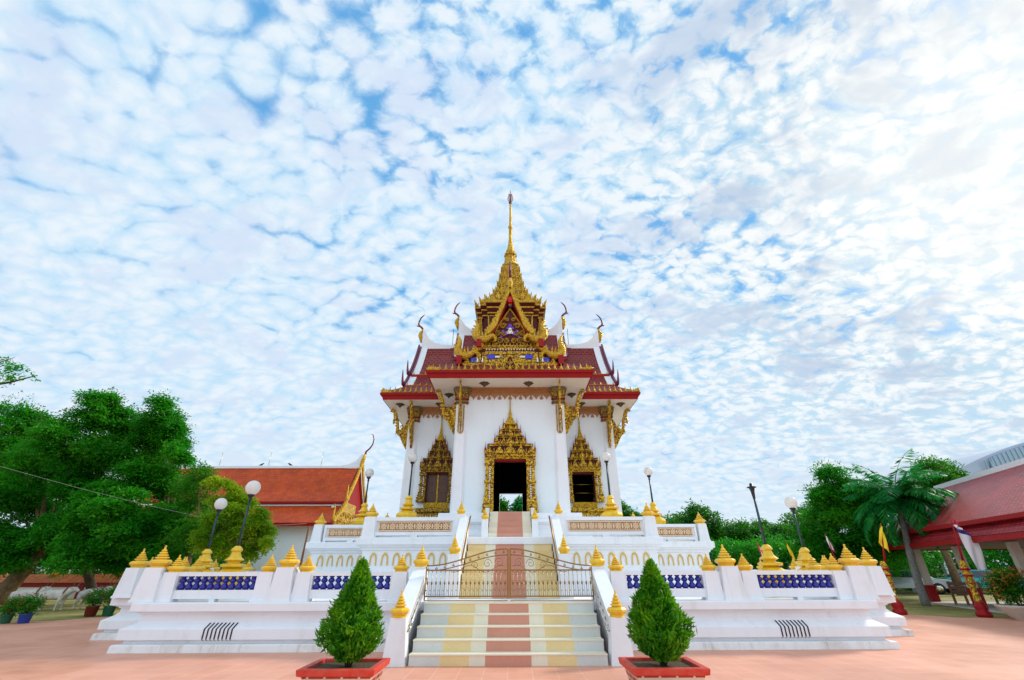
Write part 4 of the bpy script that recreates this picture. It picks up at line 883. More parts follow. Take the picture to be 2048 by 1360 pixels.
for i in range(18): mb.lathe([(.002, -.07), (.03, -.03), (.02, .0)], 6, (-.95 + i * 1.9 / 17, -5.04, 9.40))
for s in (-1, 1):
    for x in (1.1, 1.3): mb.lathe([(.03, 0), (.05, .05), (.03, .1), (.035, .14), (.01, .2)], 6, (s * x, -5.06, 8.80))
tp('gable_mosaic', mb, mosaic, (0,))
# small gablet over the eave
mb = MB(); mb.plate([(-.34, 8.26), (.34, 8.26), (.30, 8.42), (.22, 8.44), (.16, 8.62), (.06, 8.78), (0, 8.92), (-.06, 8.78), (-.16, 8.62), (-.22, 8.44), (-.30, 8.42)], lambda u, v: (u, -5.48, v), (0, .08, 0)); o_ = tp('eave_gablet', mb, red_dk, (0,))
mb = MB()
for s in (-1, 1):
    mb.tube([(s * .36, -5.50, 8.28), (s * .30, -5.5, 8.44), (s * .20, -5.5, 8.46), (s * .14, -5.5, 8.66), (s * .05, -5.5, 8.82), (0, -5.5, 8.98)], [.05, .035, .03, .03, .03, .02], 6)
    for cx, cz, r0 in ((.12, 8.40, .07), (.07, 8.58, .05), (.22, 8.34, .04)): mb.tube([(s * (cx + r0 * (1 - a / 14.) * math.cos(a * .6)), -5.49, cz + r0 * (1 - a / 14.) * math.sin(a * .6)) for a in range(12)], .018, 5)
    mb.tube([(s * .34, -5.5, 8.30), (s * .46, -5.5, 8.30), (s * .52, -5.5, 8.42), (s * .48, -5.5, 8.52)], [.05, .05, .035, .01], 6)
mb.lathe([(.05, 0), (.07, .06), (.03, .14), (.05, .2), (.03, .28), (.002, .46)], 8, (0, -5.5, 8.30)); mb.lathe([(.03, 0), (.045, .05), (.015, .12), (.002, .34)], 6, (0, -5.48, 8.94)); gm = mb.mesh(); gm.materials.append(gold)
for o in o_: link('gablet_scrolls', gm, o)

# the side gables are seen from behind their edge: slim lacquered barge edges and tail spikes
for s in (-1, 1):
    mb = MB()
    for (x0, z0), (x1, z1) in list(zip(UP, UP[1:])) + list(zip(LOW, LOW[1:])): mb.hexa([(s * x0, -4.92, z0 - .1), (s * x1, -4.92, z1 - .1), (s * x1, -4.83, z1 - .1), (s * x0, -4.83, z0 - .1), (s * x0, -4.92, z0 + .16), (s * x1, -4.92, z1 + .16), (s * x1, -4.83, z1 + .16), (s * x0, -4.83, z0 + .16)])
    tp('barge_edge', mb, horn, (1, 3))
    for x, z in ((1.42, 9.78), (2.10, 8.96)):
        mb = MB(); mb.tube([(s * (x - .2), -4.9, z + .2), (s * x, -4.9, z), (s * (x + .12), -4.92, z + .04), (s * (x + .16), -4.94, z + .2), (s * (x + .12), -4.97, z + .42), (s * (x + .13), -4.98, z + .62), (s * (x + .17), -4.98, z + .76)], [.04, .055, .065, .055, .042, .028, .008], 7); tp('naga_tail', mb, horn, (1, 3))
mb = MB(); mb.plate([(-1.4, 9.2), (1.4, 9.2), (1.3, 9.9), (.8, 10.5), (.35, 11.2), (0, 11.9), (-.35, 11.2), (-.8, 10.5), (-1.3, 9.9)], lambda u, v: (u, -4.6, v), (0, .1, 0)); mb.box(-1.9, 1.9, -4.58, -4.5, 8.4, 9.25); tp('gable_wall', mb, red_dk, (1, 2, 3))

# ---- the tower over the crossing and its tiered spire
mb = MB(); mb.loft([redent(1.46, 10.6), redent(1.53, 11.6), redent(1.63, 13.2)], False, True); tw = tp('tower_body', mb, red_dk)[0]
mb = MB()
for a in range(4):
    mb.M = Matrix.Rotation(a * math.pi / 2, 4, 'Z')
    for s in (-1, 1):
        for x0, y0 in ((1.53, -1.13), (1.13, -1.60), (.26, -1.66)): mb.hexa([(s * x0 * .90 - .03, y0 * .93 - .03, 11.), (s * x0 * .90 + .03, y0 * .93 - .03, 11.), (s * x0 * .90 + .03, y0 * .93 + .03, 11.), (s * x0 * .90 - .03, y0 * .93 + .03, 11.), (s * x0 - .03, y0 - .04, 13.2), (s * x0 + .03, y0 - .04, 13.2), (s * x0 + .03, y0 + .03, 13.2), (s * x0 - .03, y0 + .03, 13.2)])
        for z in (11.75, 12.95): mb.box(s * .70 - .38, s * .70 + .38, -1.66, -1.5, z, z + .05)
        mb.box(s * .70 - .22, s * .70 + .22, -1.69, -1.5, 12.62, 12.78); mb.box(s * .70 - .15, s * .70 + .15, -1.66, -1.5, 12.54, 12.62)
        for q in (-.2, 0, .2): mb.box(s * .70 + q - .03, s * .70 + q + .03, -1.62, -1.45, 11.3, 11.78)
mb.M = None; tp('tower_frames', mb, gold_sm, parent=tw)
mb = MB(); mb.loft([redent(1.62, 13.0), redent(1.70, 13.05), redent(1.70, 13.16), redent(1.66, 13.20), redent(1.76, 13.36), redent(1.76, 13.46), redent(1.72, 13.5), redent(1.84, 13.62), redent(1.86, 13.76), redent(1.80, 13.80)]); tc = tp('tower_cornice', mb, red_dk)[0]
for h_, z_, t_ in ((1.715, 13.07, .07), (1.775, 13.37, .08), (1.865, 13.64, .13)):
    mb = MB(); mb.loft([redent(h_, z_), redent(h_ + .012, z_ + t_ * .5), redent(h_, z_ + t_)]); tp('cornice_band', mb, gold_sm, parent=tc)
TI = [(1.80, 13.80), (1.26, 14.36), (.93, 14.98), (.73, 15.60), (.61, 16.20), (.52, 16.76), (.45, 17.25)]
for i in range(len(TI) - 1):
    h, z = TI[i]; h2, z2 = TI[i + 1]; k = .15
    mb = MB(); mb.loft([redent(h * .92, z, k), redent(h2 * 1.02, z + (z2 - z) * .55, k), redent(h2 * .96, z + (z2 - z) * .7, k), redent(h2 * 1.06, z + (z2 - z) * .85, k), redent(h2 * 1.06, z2 - .02, k), redent(h2 * .95, z2 + .01, k)]); o = tp('spire_tier', mb, gold)[0]
    mb = MB()
    for a in range(4):
        mb.M = Matrix.Rotation(a * math.pi / 2, 4, 'Z'); q = (z2 - z)
        gablet(mb, 0, -h * .92, z, h * .30, q * 1.05, -.06)
        for s in (-1, 1):
            gablet(mb, s * h * .52, -h * .94, z, h * .17, q * .70, -.05); gablet(mb, s * h * .78, -h * .80, z, h * .10, q * .62, -.05)
            for x, y in ((.70, -.99), (.84, -.85), (.99, -.70), (.34, -.98)): mb.tube([(s * x * h, y * h, z - .02), (s * x * h * 1.03, y * h * 1.03, z + q * .30), (s * x * h * 1.08, y * h * 1.08, z + q * .62)], [.05 * h / 1.2 + .012, .035 * h / 1.2 + .008, .004], 5)
    mb.M = None; tp('tier_gablets', mb, gold_sm, parent=o)
mb = MB(); mb.lathe([(.44, 17.2), (.48, 17.3), (.40, 17.36), (.42, 17.44), (.36, 17.52), (.33, 17.8), (.30, 18.0), (.34, 18.04), (.34, 18.12), (.26, 18.18), (.30, 18.24), (.30, 18.30), (.22, 18.36), (.245, 18.42), (.245, 18.48), (.18, 18.54), (.20, 18.60), (.20, 18.66), (.15, 18.72), (.17, 18.78), (.165, 18.84), (.13, 18.9), (.14, 18.96), (.12, 19.1), (.13, 19.2), (.105, 19.3), (.10, 20.2), (.14, 20.26), (.14, 20.36), (.085, 20.44), (.06, 22.2), (.05, 22.3)], 14); sp = tp('spire_needle', mb, gold_sm)[0]
mb = MB()
for a in range(8): mb.M = Matrix.Rotation(a * math.pi / 4, 4, 'Z'); gablet(mb, 0, -.30, 17.5, .11, .5, -.04); gablet(mb, 0, -.31, 18.02, .09, .3, -.04)
mb.M = None; tp('spire_petals', mb, gold, parent=sp)
mb = MB(); mb.lathe([(.05, 22.2), (.10, 22.3), (.12, 22.4), (.06, 22.5), (.08, 22.58), (.03, 22.7), (.02, 23.2), (.03, 23.24), (.002, 23.5)], 8)
for zc, rr_ in ((22.62, .17), (22.82, .14), (23.0, .10)):
    mb.tube([(rr_ * math.cos(a * math.pi / 8), rr_ * math.sin(a * math.pi / 8), zc) for a in range(17)], .014, 5)
    for a in range(8): w = a * math.pi / 4; mb.tube([(.03 * math.cos(w), .03 * math.sin(w), zc + .05), (rr_ * math.cos(w), rr_ * math.sin(w), zc), (rr_ * 1.15 * math.cos(w), rr_ * 1.15 * math.sin(w), zc + .14)], .012, 4)
tp('spire_umbrella', mb, horn, parent=sp)
# ------------------------------------------------------------------ lamps on the terraces
_t = math.radians(27.47)
def at(px, py, Y):      # the point at depth Y seen at photograph pixel px, py: used to lay the place out
    t = (py - 680) / 880; z = Y / (math.cos(_t) + t * math.sin(_t)); return Vector(((px - 1024) / 880 * z + .08, Y, z * (math.sin(_t) - t * math.cos(_t)) + 1.507))
def lamp(x, y, z0, zp, zg, label, globe=True, r=.175):
    o = thing('lamp_post', (x, y, z0), label, 'lamp post', 'globe lamp posts on the terraces')
    h = zp - z0; u = min(h, 1.15); mb = MB()
    if h > u + .02: mb.cbox(0, 0, 0, h - u + .01, .25, .25); mb.build('pedestal_block', white, o)
    mb = MB(); mb.lathe([(a * 1.0 * (u / 1.06) * .78, h - u + b * u / 1.06) for a, b in URN], 8, rot=math.pi / 8, smooth=False); mb.build('pedestal', yellow, o)
    for s in ((-1, -1), (-1, 1), (1, -1), (1, 1)):
        m = MB(); finial(m, s[0] * .27, s[1] * .27, h - u, .07, .42); m.build('corner_bud', yellow, o)
    top = zg - z0 - (r if globe else -.05)
    mb = MB(); mb.tube([(0, 0, h - .05), (0, 0, top - .1)], [.036, .026], 10); mb.build('pole', lamp_pole_m, o)
    mb = MB(); mb.lathe([(.026, -.16), (.045, -.13), (.03, -.1), (.05, -.05), (.085, -.02), (.085, .01)] if globe else [(.03, -.3), (.05, -.1), (.07, -.02), (.12, 0), (.12, .02), (.05, .03), (.04, .1), (.02, .12)], 12, (0, 0, top)); mb.build('globe_holder', black, o)
    if globe:
        mb = MB(); mb.lathe([(r * math.sin(a * math.pi / 14) + 1e-4, -r * math.cos(a * math.pi / 14)) for a in range(15)], 20, (0, 0, zg - z0)); mb.build('globe', globe_m, o)
lamp(-7.05, 12.6, .89, 2.05, 3.50, 'globe lamp post on the largest yellow urn, left of the stairs', r=.19)
lamp(-9.0, 14.5, .89, 2.05, 3.32, 'leftmost globe lamp post, standing before the dark trees on the lower terrace')
lamp(6.65, 12.6, .89, 2.05, 3.42, 'bare lamp post without its globe on a yellow urn', globe=False)
lamp(8.75, 14.5, .89, 2.05, 3.32, 'rightmost globe lamp post, standing before the leafy trees on the lower terrace')
lamp(-3.72, 17.0, 2.34, 3.90, 5.28, 'globe lamp post against the shuttered left temple window')
lamp(3.66, 17.0, 2.34, 3.90, 5.30, 'globe lamp post against the open right temple window')
lamp(-5.68, 18.2, 2.34, 3.80, 4.95, 'globe lamp post against the sky between the orange roof and the temple')
lamp(5.56, 18.2, 2.34, 3.80, 4.98, 'globe lamp post against the open sky right of the temple')

# ------------------------------------------------------------------ foliage
rng = np.random.default_rng(11)
def leaf_mesh(C_, A, Bv, name='leaves'):
    n = len(C_); v = np.empty((n, 4, 3)); v[:, 0] = C_ - A; v[:, 1] = C_ + Bv - A * .1; v[:, 2] = C_ + A; v[:, 3] = C_ - Bv - A * .1
    me = bpy.data.meshes.new(name); me.vertices.add(4 * n); me.vertices.foreach_set('co', v.reshape(-1))
    me.loops.add(4 * n); me.loops.foreach_set('vertex_index', np.arange(4 * n, dtype=np.int32)); me.polygons.add(n)
    me.polygons.foreach_set('loop_start', np.arange(0, 4 * n, 4, dtype=np.int32)); me.polygons.foreach_set('loop_total', np.full(n, 4, dtype=np.int32))
    me.update(calc_edges=True); return me
def unit(v): return v / np.maximum(np.linalg.norm(v, axis=-1, keepdims=True), 1e-9)
def sprays(clumps, nspray, k, length, leaf, flat=.6, shell=.55, droop=.25, width=.42):
    """clumps (x,y,z,rx,ry,rz); each spray is a pinnate twig of k leaf pairs pointing outward"""
    cl = np.array(clumps, float); w = cl[:, 3] * cl[:, 4] + cl[:, 3] * cl[:, 5]; w /= w.sum()
    idx = rng.choice(len(cl), nspray, p=w); d = unit(rng.normal(size=(nspray, 3)))
    rad = shell + (1 - shell) * rng.random(nspray) ** .6; rad *= 1 + .12 * rng.normal(size=nspray)
    c = cl[idx, :3] + d * cl[idx, 3:] * rad[:, None]
    ax = unit(d * np.array([1, 1, flat]) + rng.normal(size=(nspray, 3)) * .45 - np.array([0, 0, droop]))
    up = np.array([0, 0, 1.]) + rng.normal(size=(nspray, 3)) * .35; side = unit(np.cross(ax, up))
    t = np.linspace(-.5, .5, k)
    L = length * (.7 + .6 * rng.random(nspray))
    Cs, As, Bs = [], [], []
    for s in (-1, 1):
        pos = c[:, None] + ax[:, None] * (t[None, :, None] * L[:, None, None]) + side[:, None] * (s * L[:, None, None] * width * (.35 + .65 * np.cos(t * 2.6))[None, :, None] * .5)
        pos = pos + rng.normal(size=pos.shape) * leaf * .35 - np.array([0, 0, 1]) * ((t[None, :, None] + .5) ** 2 * L[:, None, None] * droop * .6)
        a = unit(side[:, None] * s * .8 + ax[:, None] * .7 + rng.normal(size=pos.shape) * .3)
        b = unit(np.cross(a, unit(np.broadcast_to(up[:, None], a.shape) + rng.normal(size=a.shape) * .5)))
        sz = leaf * (.7 + .6 * rng.random(pos.shape[:2]))[..., None]
        Cs.append(pos.reshape(-1, 3)); As.append((a * sz).reshape(-1, 3)); Bs.append((b * sz * .42).reshape(-1, 3))
    return leaf_mesh(np.concatenate(Cs), np.concatenate(As), np.concatenate(Bs))
def px_clumps(Y, lst, flat=.8, deep=1.1):
    out = []
    for i, (px, py, r) in enumerate(lst):
        y = Y + ((i * 37) % 11 - 5) / 5 * deep; p = at(px, py, y); rm = r * (y / 1.08) / 880
        out.append((p.x, p.y, p.z, rm, rm, rm * flat))
    return out
def tree(name, label, base, clumps, nspray, k, length, leaf, m, group=None, cat='tree', trunk=.16, bk=None, top=None, lean=(0, 0), flat=.6, droop=.25, shell=.55):
    o = thing(name, base, label, cat, group); b = Vector(base)
    cl = [(c[0] - b.x, c[1] - b.y, c[2] - b.z, *c[3:]) for c in clumps]
    mean = Vector(np.mean([c[:3] for c in cl], axis=0)); zf = min(c[2] - c[5] for c in cl)
    fork = Vector((lean[0], lean[1], top if top else max(.8, zf + .5)))
    mb = MB(); mb.tube([(0, 0, 0), fork * .3 + Vector((.03, 0, 0)), fork * .7 + Vector((-.04, .03, 0)), fork], [trunk * 1.35, trunk * 1.05, trunk * .9, trunk * .75], 9)
    t = mb.build('trunk', bk or bark, o)
    for c in (cl[::6] if len(cl) > 40 else cl):
        e = Vector(c[:3]); e = fork.lerp(e, .8); mid = fork.lerp(e, .55) + Vector((0, 0, .12 * (e - fork).length)); mb = MB(); mb.tube([fork - Vector((0, 0, .05)), fork.lerp(mid, .5), mid, e], [trunk * .42, trunk * .28, trunk * .16, trunk * .05], 6); mb.build('limb', bk or bark, t)
    me = sprays(cl, nspray, k, length, leaf, flat, shell, droop); me.materials.append(m); link('crown', me, o)
    if name == 'shade_tree':      # loose young shoots standing off the top of the crown
        zm = sorted(c[2] for c in cl)[int(len(cl) * .55)]; up_ = [(c[0], c[1], c[2] + c[5] * .5, c[3] * 1.12, c[4], c[5] * 1.7) for c in cl if c[2] > zm]
        me = sprays(up_, 900, 5, length * 1.1, leaf * .85, .5, .92, .12); me.materials.append(lf_mid); link('young_shoots', me, o)
    return o
def layered(cl, k=7, seed=1):
    r_ = np.random.default_rng(seed); out = []
    for x, y, z, rx, ry, rz in cl:
        for i in range(k):
            d = r_.normal(size=3); d /= np.linalg.norm(d); q = .35 + .55 * r_.random(); f = .42 + .25 * r_.random()
            out.append((x + d[0] * rx * q, y + d[1] * ry * q, z + d[2] * rz * 1.25 * q, rx * f, ry * f, rz * f * .46))
    return out
GL = 'spreading feathery trees left of the temple'
tree('shade_tree', 'dark green feathery tree at the left edge with a thick leaning trunk', (-25.2, 24.8, 0), layered(px_clumps(25, [(10, 870, 60), (75, 850, 36), (45, 905, 70), (105, 930, 60), (20, 985, 75), (85, 1015, 65), (30, 1065, 55), (110, 1070, 50), (-40, 920, 80), (-30, 1030, 80), (60, 1105, 45), (5, 1110, 40)], .8)), 9500, 6, .60, .085, lf_dark, GL, trunk=.36, lean=(1.3, 0), top=2.3, flat=.25, droop=.3)
tree('shade_tree', 'dark green feathery tree with the highest crown of the left trees', (-21.2, 26., 0), layered(px_clumps(23.5, [(180, 825, 40), (215, 812, 34), (240, 850, 45), (150, 885, 60), (225, 905, 65), (175, 970, 70), (240, 985, 62), (200, 1045, 62), (145, 1070, 52), (250, 1070, 45), (190, 1105, 40), (130, 1110, 35)], .8)), 9500, 6, .60, .085, lf_dark, GL, trunk=.20, bk=bark_dk, lean=(-.2, -1.5), top=2.2, flat=.25, droop=.3)
tree('shade_tree', 'dark green feathery tree whose crown reaches over the end of the orange hall roof', (-18.8, 24.6, 0), layered(px_clumps(24, [(318, 832, 36), (348, 868, 34), (300, 880, 50), (362, 905, 24), (300, 945, 60), (345, 975, 46), (275, 1030, 58), (330, 1050, 48), (300, 1085, 40), (360, 1040, 40), (250, 1115, 36), (310, 1118, 36)], .8)), 9500, 6, .60, .085, lf_dark, GL, trunk=.24, lean=(1.1, 0), top=2.4, flat=.25, droop=.3)
tree('garden_tree', 'mid green bushy tree between the dark trees and the yellow one', (-14.9, 22.8, 0), px_clumps(23, [(400, 945, 24), (392, 975, 40), (385, 1030, 46), (410, 1060, 46), (370, 1080, 40)], .8), 1500, 6, .5, .065, lf_mid, None, trunk=.12, flat=.4)
tree('garden_tree', 'yellow green young tree glowing in front of the orange roofed hall', (-12.4, 20.3, 0), layered(px_clumps(20.5, [(432, 965, 18), (455, 988, 26), (488, 1010, 24), (514, 1036, 20), (470, 1042, 42), (530, 1062, 14), (432, 1050, 36), (458, 1092, 40), (508, 1086, 26), (533, 1084, 10)], .9, .6), 6, 4), 4200, 6, .40, .055, lf_yel, None, trunk=.10, flat=.4)
GR = 'trees beyond the terrace on the right'
tree('shade_tree', 'tall layered green tree beside the palm, right of the rightmost lamp', (18.6, 27.5, 0), layered(px_clumps(27, [(1665, 985, 40), (1690, 1015, 48), (1650, 1035, 40), (1705, 1060, 50), (1640, 1080, 45), (1690, 1115, 55), (1735, 1090, 40), (1630, 1120, 40)], .8)), 7500, 6, .60, .09, lf_dark, GR, trunk=.2, flat=.25, droop=.3)
tree('shade_tree', 'bright leafed tree rising behind the palm crown', (27.5, 31, 0), px_clumps(31, [(1868, 958, 24), (1900, 962, 20), (1845, 985, 34), (1870, 1005, 36), (1890, 985, 20)], .7), 1200, 6, .7, .095, lf_mid, GR, trunk=.2)
tree('round_tree', 'rounded dark green tree just right of the upper terrace', (14.6, 41, 0), px_clumps(41, [(1392, 1026, 22), (1418, 1045, 24), (1368, 1046, 24), (1335, 1052, 24), (1400, 1075, 36), (1440, 1075, 26), (1345, 1085, 30)], .8), 1700, 5, .8, .12, lf_far, GR, trunk=.25)
tree('round_tree', 'low green tree below the bare lamp post', (20., 40, 0), px_clumps(40, [(1470, 1062, 24), (1500, 1072, 28), (1522, 1056, 18), (1480, 1098, 34), (1520, 1095, 30), (1450, 1100, 30)], .8), 1500, 5, .8, .12, lf_far, GR, trunk=.25)
tree('round_tree', 'green tree filling the gap between the bare lamp post and the rightmost globe', (23., 38, 0), px_clumps(38, [(1558, 1072, 26), (1595, 1050, 28), (1615, 1030, 22), (1590, 1088, 38), (1545, 1100, 34), (1625, 1090, 34)], .8), 1600, 5, .8, .12, lf_far, GR, trunk=.25)
tree('round_tree', 'small tree top showing beside the right outer pillar of the temple', (9.6, 46, 0), px_clumps(46, [(1240, 1016, 14), (1255, 1032, 16), (1238, 1040, 16), (1275, 1040, 14)], .8), 420, 5, .8, .13, lf_mid, GR, trunk=.25)
tree('boundary_hedge', 'long dark hedge behind the right end of the lower terrace', (19.5, 33, 0), px_clumps(33, [(1300 + i * 34, 1122 - (i * 53 % 17), 36) for i in range(17)], .8, 1.4), 4200, 5, .6, .10, lf_dark, None, 'hedge', trunk=.08, top=.6)
tree('garden_shrub', 'left one of the two shrubs seen through the open temple doors', (-.9, 44, 0), px_clumps(44, [(1003, 1012, 9), (1000, 1030, 14)], .9, .3), 260, 6, 1.0, .16, lf_mid, 'shrubs seen through the temple', 'shrub', trunk=.12)
tree('garden_shrub', 'right one of the two shrubs seen through the open temple doors', (.9, 44, 0), px_clumps(44, [(1038, 1008, 9), (1042, 1026, 15)], .9, .3), 260, 6, 1.0, .16, lf_palm, 'shrubs seen through the temple', 'shrub', trunk=.12)
tree('boundary_hedge', 'dark clipped hedge closing the view behind the oxen wall', (-26, 33, 0), px_clumps(33, [(-60 + i * 34, 1105 - (i * 53 % 17), 34) for i in range(17)] + [(-40 + i * 60, 1140, 36) for i in range(9)], .8, .8), 4200, 5, .6, .10, lf_dark, None, 'hedge', trunk=.08, top=.6)
tree('boundary_hedge', 'dark hedge behind the red roofed pavilion at the right edge', (30, 38, 0), px_clumps(38, [(1800 + i * 36, 1120 - (i * 53 % 19), 40) for i in range(10)] + [(1800 + i * 44, 1160, 34) for i in range(8)], .8, .8), 3600, 5, .7, .11, lf_dark, None, 'hedge', trunk=.08, top=.6)
# tree outside the left edge whose branch tip reaches into the frame
o = thing('overhanging_tree', (-17.5, 11.0, 0), 'leafy branch tip at the left edge against the sky, above the dark trees', 'tree')
b0 = Vector((-17.5, 11.0, 0)); tip = [at(-160, 790, 11) - b0, at(-40, 770, 11) - b0, at(20, 762, 11) - b0, at(75, 748, 11) - b0]
mb = MB(); mb.tube([(0, 0, 0), (.1, 0, 2.2), (.3, 0, 4.2)], [.3, .24, .2], 9); tk = mb.build('trunk', bark_dk, o)
mb = MB(); mb.tube([(.3, 0, 4.15)] + [tuple(v) for v in tip], [.15, .08, .045, .028, .01], 6); mb.build('limb', bark_dk, tk)
mb = MB(); mb.tube([tuple(tip[1]), tuple(at(0, 722, 11) - b0), tuple(at(30, 712, 11) - b0)], [.03, .018, .006], 5); mb.build('limb', bark_dk, tk)
cl = [(*(at(px, py, 11) - b0), r, r * 1.1, r * .55) for px, py, r in ((4, 716, .22), (12, 740, .24), (38, 736, .26), (62, 748, .14), (25, 757, .22), (45, 752, .18), (-40, 740, .5), (-100, 760, .8))]
me = sprays(cl, 230, 4, .26, .045, .4, .3, .3); me.materials.append(lf_dark); link('crown', me, o)

# ------------------------------------------------------------------ clipped bushes in brick planters
def planter(x, y, label, seed, h=1.40):
    o = thing('brick_planter', (x, y, 0), label, 'planter', 'brick planters flanking the stairs'); hw, hd = .50, .42
    sq = lambda a, b, z: [(-a, -b, z), (a, -b, z), (a, b, z), (-a, b, z)]
    mb = MB(); mb.loft([sq(hw - .14, hd - .12, .006), sq(hw - .06, hd - .05, .29)], True, False, uvscale=1); mb.build('brick_body', brick_p, o)
    mb = MB(); mb.loft([sq(hw - .08, hd - .07, .28), sq(hw - .01, hd - .01, .30), sq(hw, hd, .365), sq(hw - .015, hd - .015, .375), sq(hw - .09, hd - .08, .372), sq(hw - .11, hd - .1, .29)], True, False); mb.build('rim', rim_m, o)
    mb = MB(); mb.add(sq(hw - .10, hd - .09, .335), [(0, 1, 2, 3)]); mb.build('soil_bed', soil, o)
    t = thing('clipped_bush', (x + .03, y, .335), label.replace('brick planter', 'conical bush').replace('red rimmed', 'clipped green'), 'bush', 'clipped bushes flanking the stairs')
    t['label'] = seed[1]
    mb = MB()
    for i in range(6): a = i * 1.05; mb.tube([(.03 * math.cos(a), .03 * math.sin(a), -.02), (.07 * math.cos(a), .07 * math.sin(a), .2), (.12 * math.cos(a), .12 * math.sin(a), .5)], [.016, .012, .006], 5)
    mb.build('stems', bark_dk, t)
    r2 = np.random.default_rng(seed[0]); n = 8000
    prof_z = np.array([.10, .2, .32, .45, .6, .75, .9, 1.05, 1.2, 1.3]) / 1.3 * (h - .12); prof_r = np.array([.16, .31, .42, .45, .39, .31, .23, .155, .085, .02]) * .90
    zz = prof_z[0] + (prof_z[-1] - prof_z[0]) * r2.random(n) ** 1.25; an = r2.random(n) * 2 * np.pi
    lump = .95 + .13 * np.sin(an * 3 + zz * 9 + seed[0]) * np.sin(zz * 5 + seed[0]) + .09 * np.sin(an * 7 - zz * 16) + .06 * r2.normal(size=n)
    rr = np.interp(zz, prof_z, prof_r) * lump * (1 - .75 * r2.random(n) ** 2.6 * (r2.random(n) < .6))
    gap = np.sin(an * 4 + zz * 13 + seed[0]) * np.sin(zz * 19 - an * 3 + seed[0] * 2); rr = np.where(gap < -.5, rr * .72, rr); stray = r2.random(n) < .03; rr = np.where(stray, rr * 1.12 + .015, rr)
    d = np.stack([np.cos(an), np.sin(an), np.zeros(n)], 1); C_ = np.stack([rr * d[:, 0], rr * d[:, 1], zz + r2.normal(size=n) * .012], 1)
    A = unit(d * .7 + np.array([0, 0, .75]) + r2.normal(size=(n, 3)) * .55); Bv = unit(np.cross(A, d + r2.normal(size=(n, 3)) * .5)); sz = (.036 + .024 * r2.random(n))[:, None]
    me = leaf_mesh(C_, A * sz * 1.05, Bv * sz * .30); me.materials.append(lf_top); link('crown', me, t)
rim_m = mat('worn_red_paint', (.60, .022, .012), .5, var=(.62, .10, .06), vs=9, amt=.7, bump=.2, bs=30, spec=.25)
planter(-2.18, 7.32, 'red rimmed brick planter left of the stairs', (3, 'clipped conical bush left of the stairs with pointed top'))
planter(2.10, 7.34, 'red rimmed brick planter right of the stairs', (8, 'clipped conical bush right of the stairs with blunter top'), 1.38)

# ------------------------------------------------------------------ hall behind on the left
H = thing('assembly_hall', (-13.4, 40, 0), 'long white hall with a two step orange tiled roof and gilded gable edge', 'hall')
XL = -17.0
def hx(x0, x1, prof, m, name, root=H, s=1):
    mb = MB(); vv = 0
    for (y0, z0), (y1, z1) in zip(prof, prof[1:]):
        L = math.hypot(y1 - y0, z1 - z0)
        mb.add([(x0, -s * y0, z0), (x1, -s * y0, z0), (x1, -s * y1, z1), (x0, -s * y1, z1)], [(0, 1, 2, 3)], uvs=[[(x0, -vv), (x1, -vv), (x1, -vv - L), (x0, -vv - L)]])
        mb.add([(x0, -s * y0, z0 - .12), (x1, -s * y0, z0 - .12), (x1, -s * y1, z1 - .12), (x0, -s * y1, z1 - .12)], [(3, 2, 1, 0)]); vv += L
    return mb.build(name, m, root)
for s in (1, -1):
    hx(XL, 0, [(0, 9.55), (.9, 8.2), (1.7, 7.2), (2.45, 6.38)], tile_orange, 'roof', s=s)
    hx(XL, 0, [(2.3, 6.08), (3.3, 5.3), (4.4, 4.62)], tile_orange, 'roof', s=s)
    mb = MB(); mb.box(XL, .0, -s * 2.5 - .05, -s * 2.5 + .05, 6.2, 6.36); mb.box(XL, 0, -s * 4.42 - .05, -s * 4.42 + .05, 4.38, 4.58); mb.build('eave_fascia', red, H)
    mb = MB(); mb.box(XL, 0, -s * 2.35 - .05, -s * 2.35 + .05, 6.04, 6.16); mb.build('eave_band', mosaic, H)
mb = MB(); mb.box(XL, -.1, -.10, .10, 9.48, 9.68); mb.plate([(-2.2, 9.66), (-1.2, 9.78), (-.5, 10.1), (-.1, 10.7), (.05, 10.7), (.05, 9.4), (-2.2, 9.5)], lambda u, v: (u, -.07, v), (0, .14, 0)); mb.plate([(XL + 2.2, 9.66), (XL + 1.2, 9.78), (XL + .5, 10.1), (XL + .1, 10.7), (XL - .05, 10.7), (XL - .05, 9.4), (XL + 2.2, 9.5)], lambda u, v: (u, -.07, v), (0, .14, 0)); mb.build('ridge_cap', white, H)
mb = MB(); mb.box(XL + .6, -.8, -3.6, 3.6, 0, 4.6); mb.plate([(-3.6, 4.6), (3.6, 4.6), (2.2, 6.3), (0, 9.2), (-2.2, 6.3)], lambda u, v: (-.85, u, v), (-.2, 0, 0)); mb.build('wall', wall_w, H)
BG = [(0, 9.9), (.55, 8.95), (1.1, 8.1), (1.7, 7.35), (2.35, 6.55)]; BG2 = [(2.35, 6.35), (3.3, 5.45), (4.5, 4.75)]
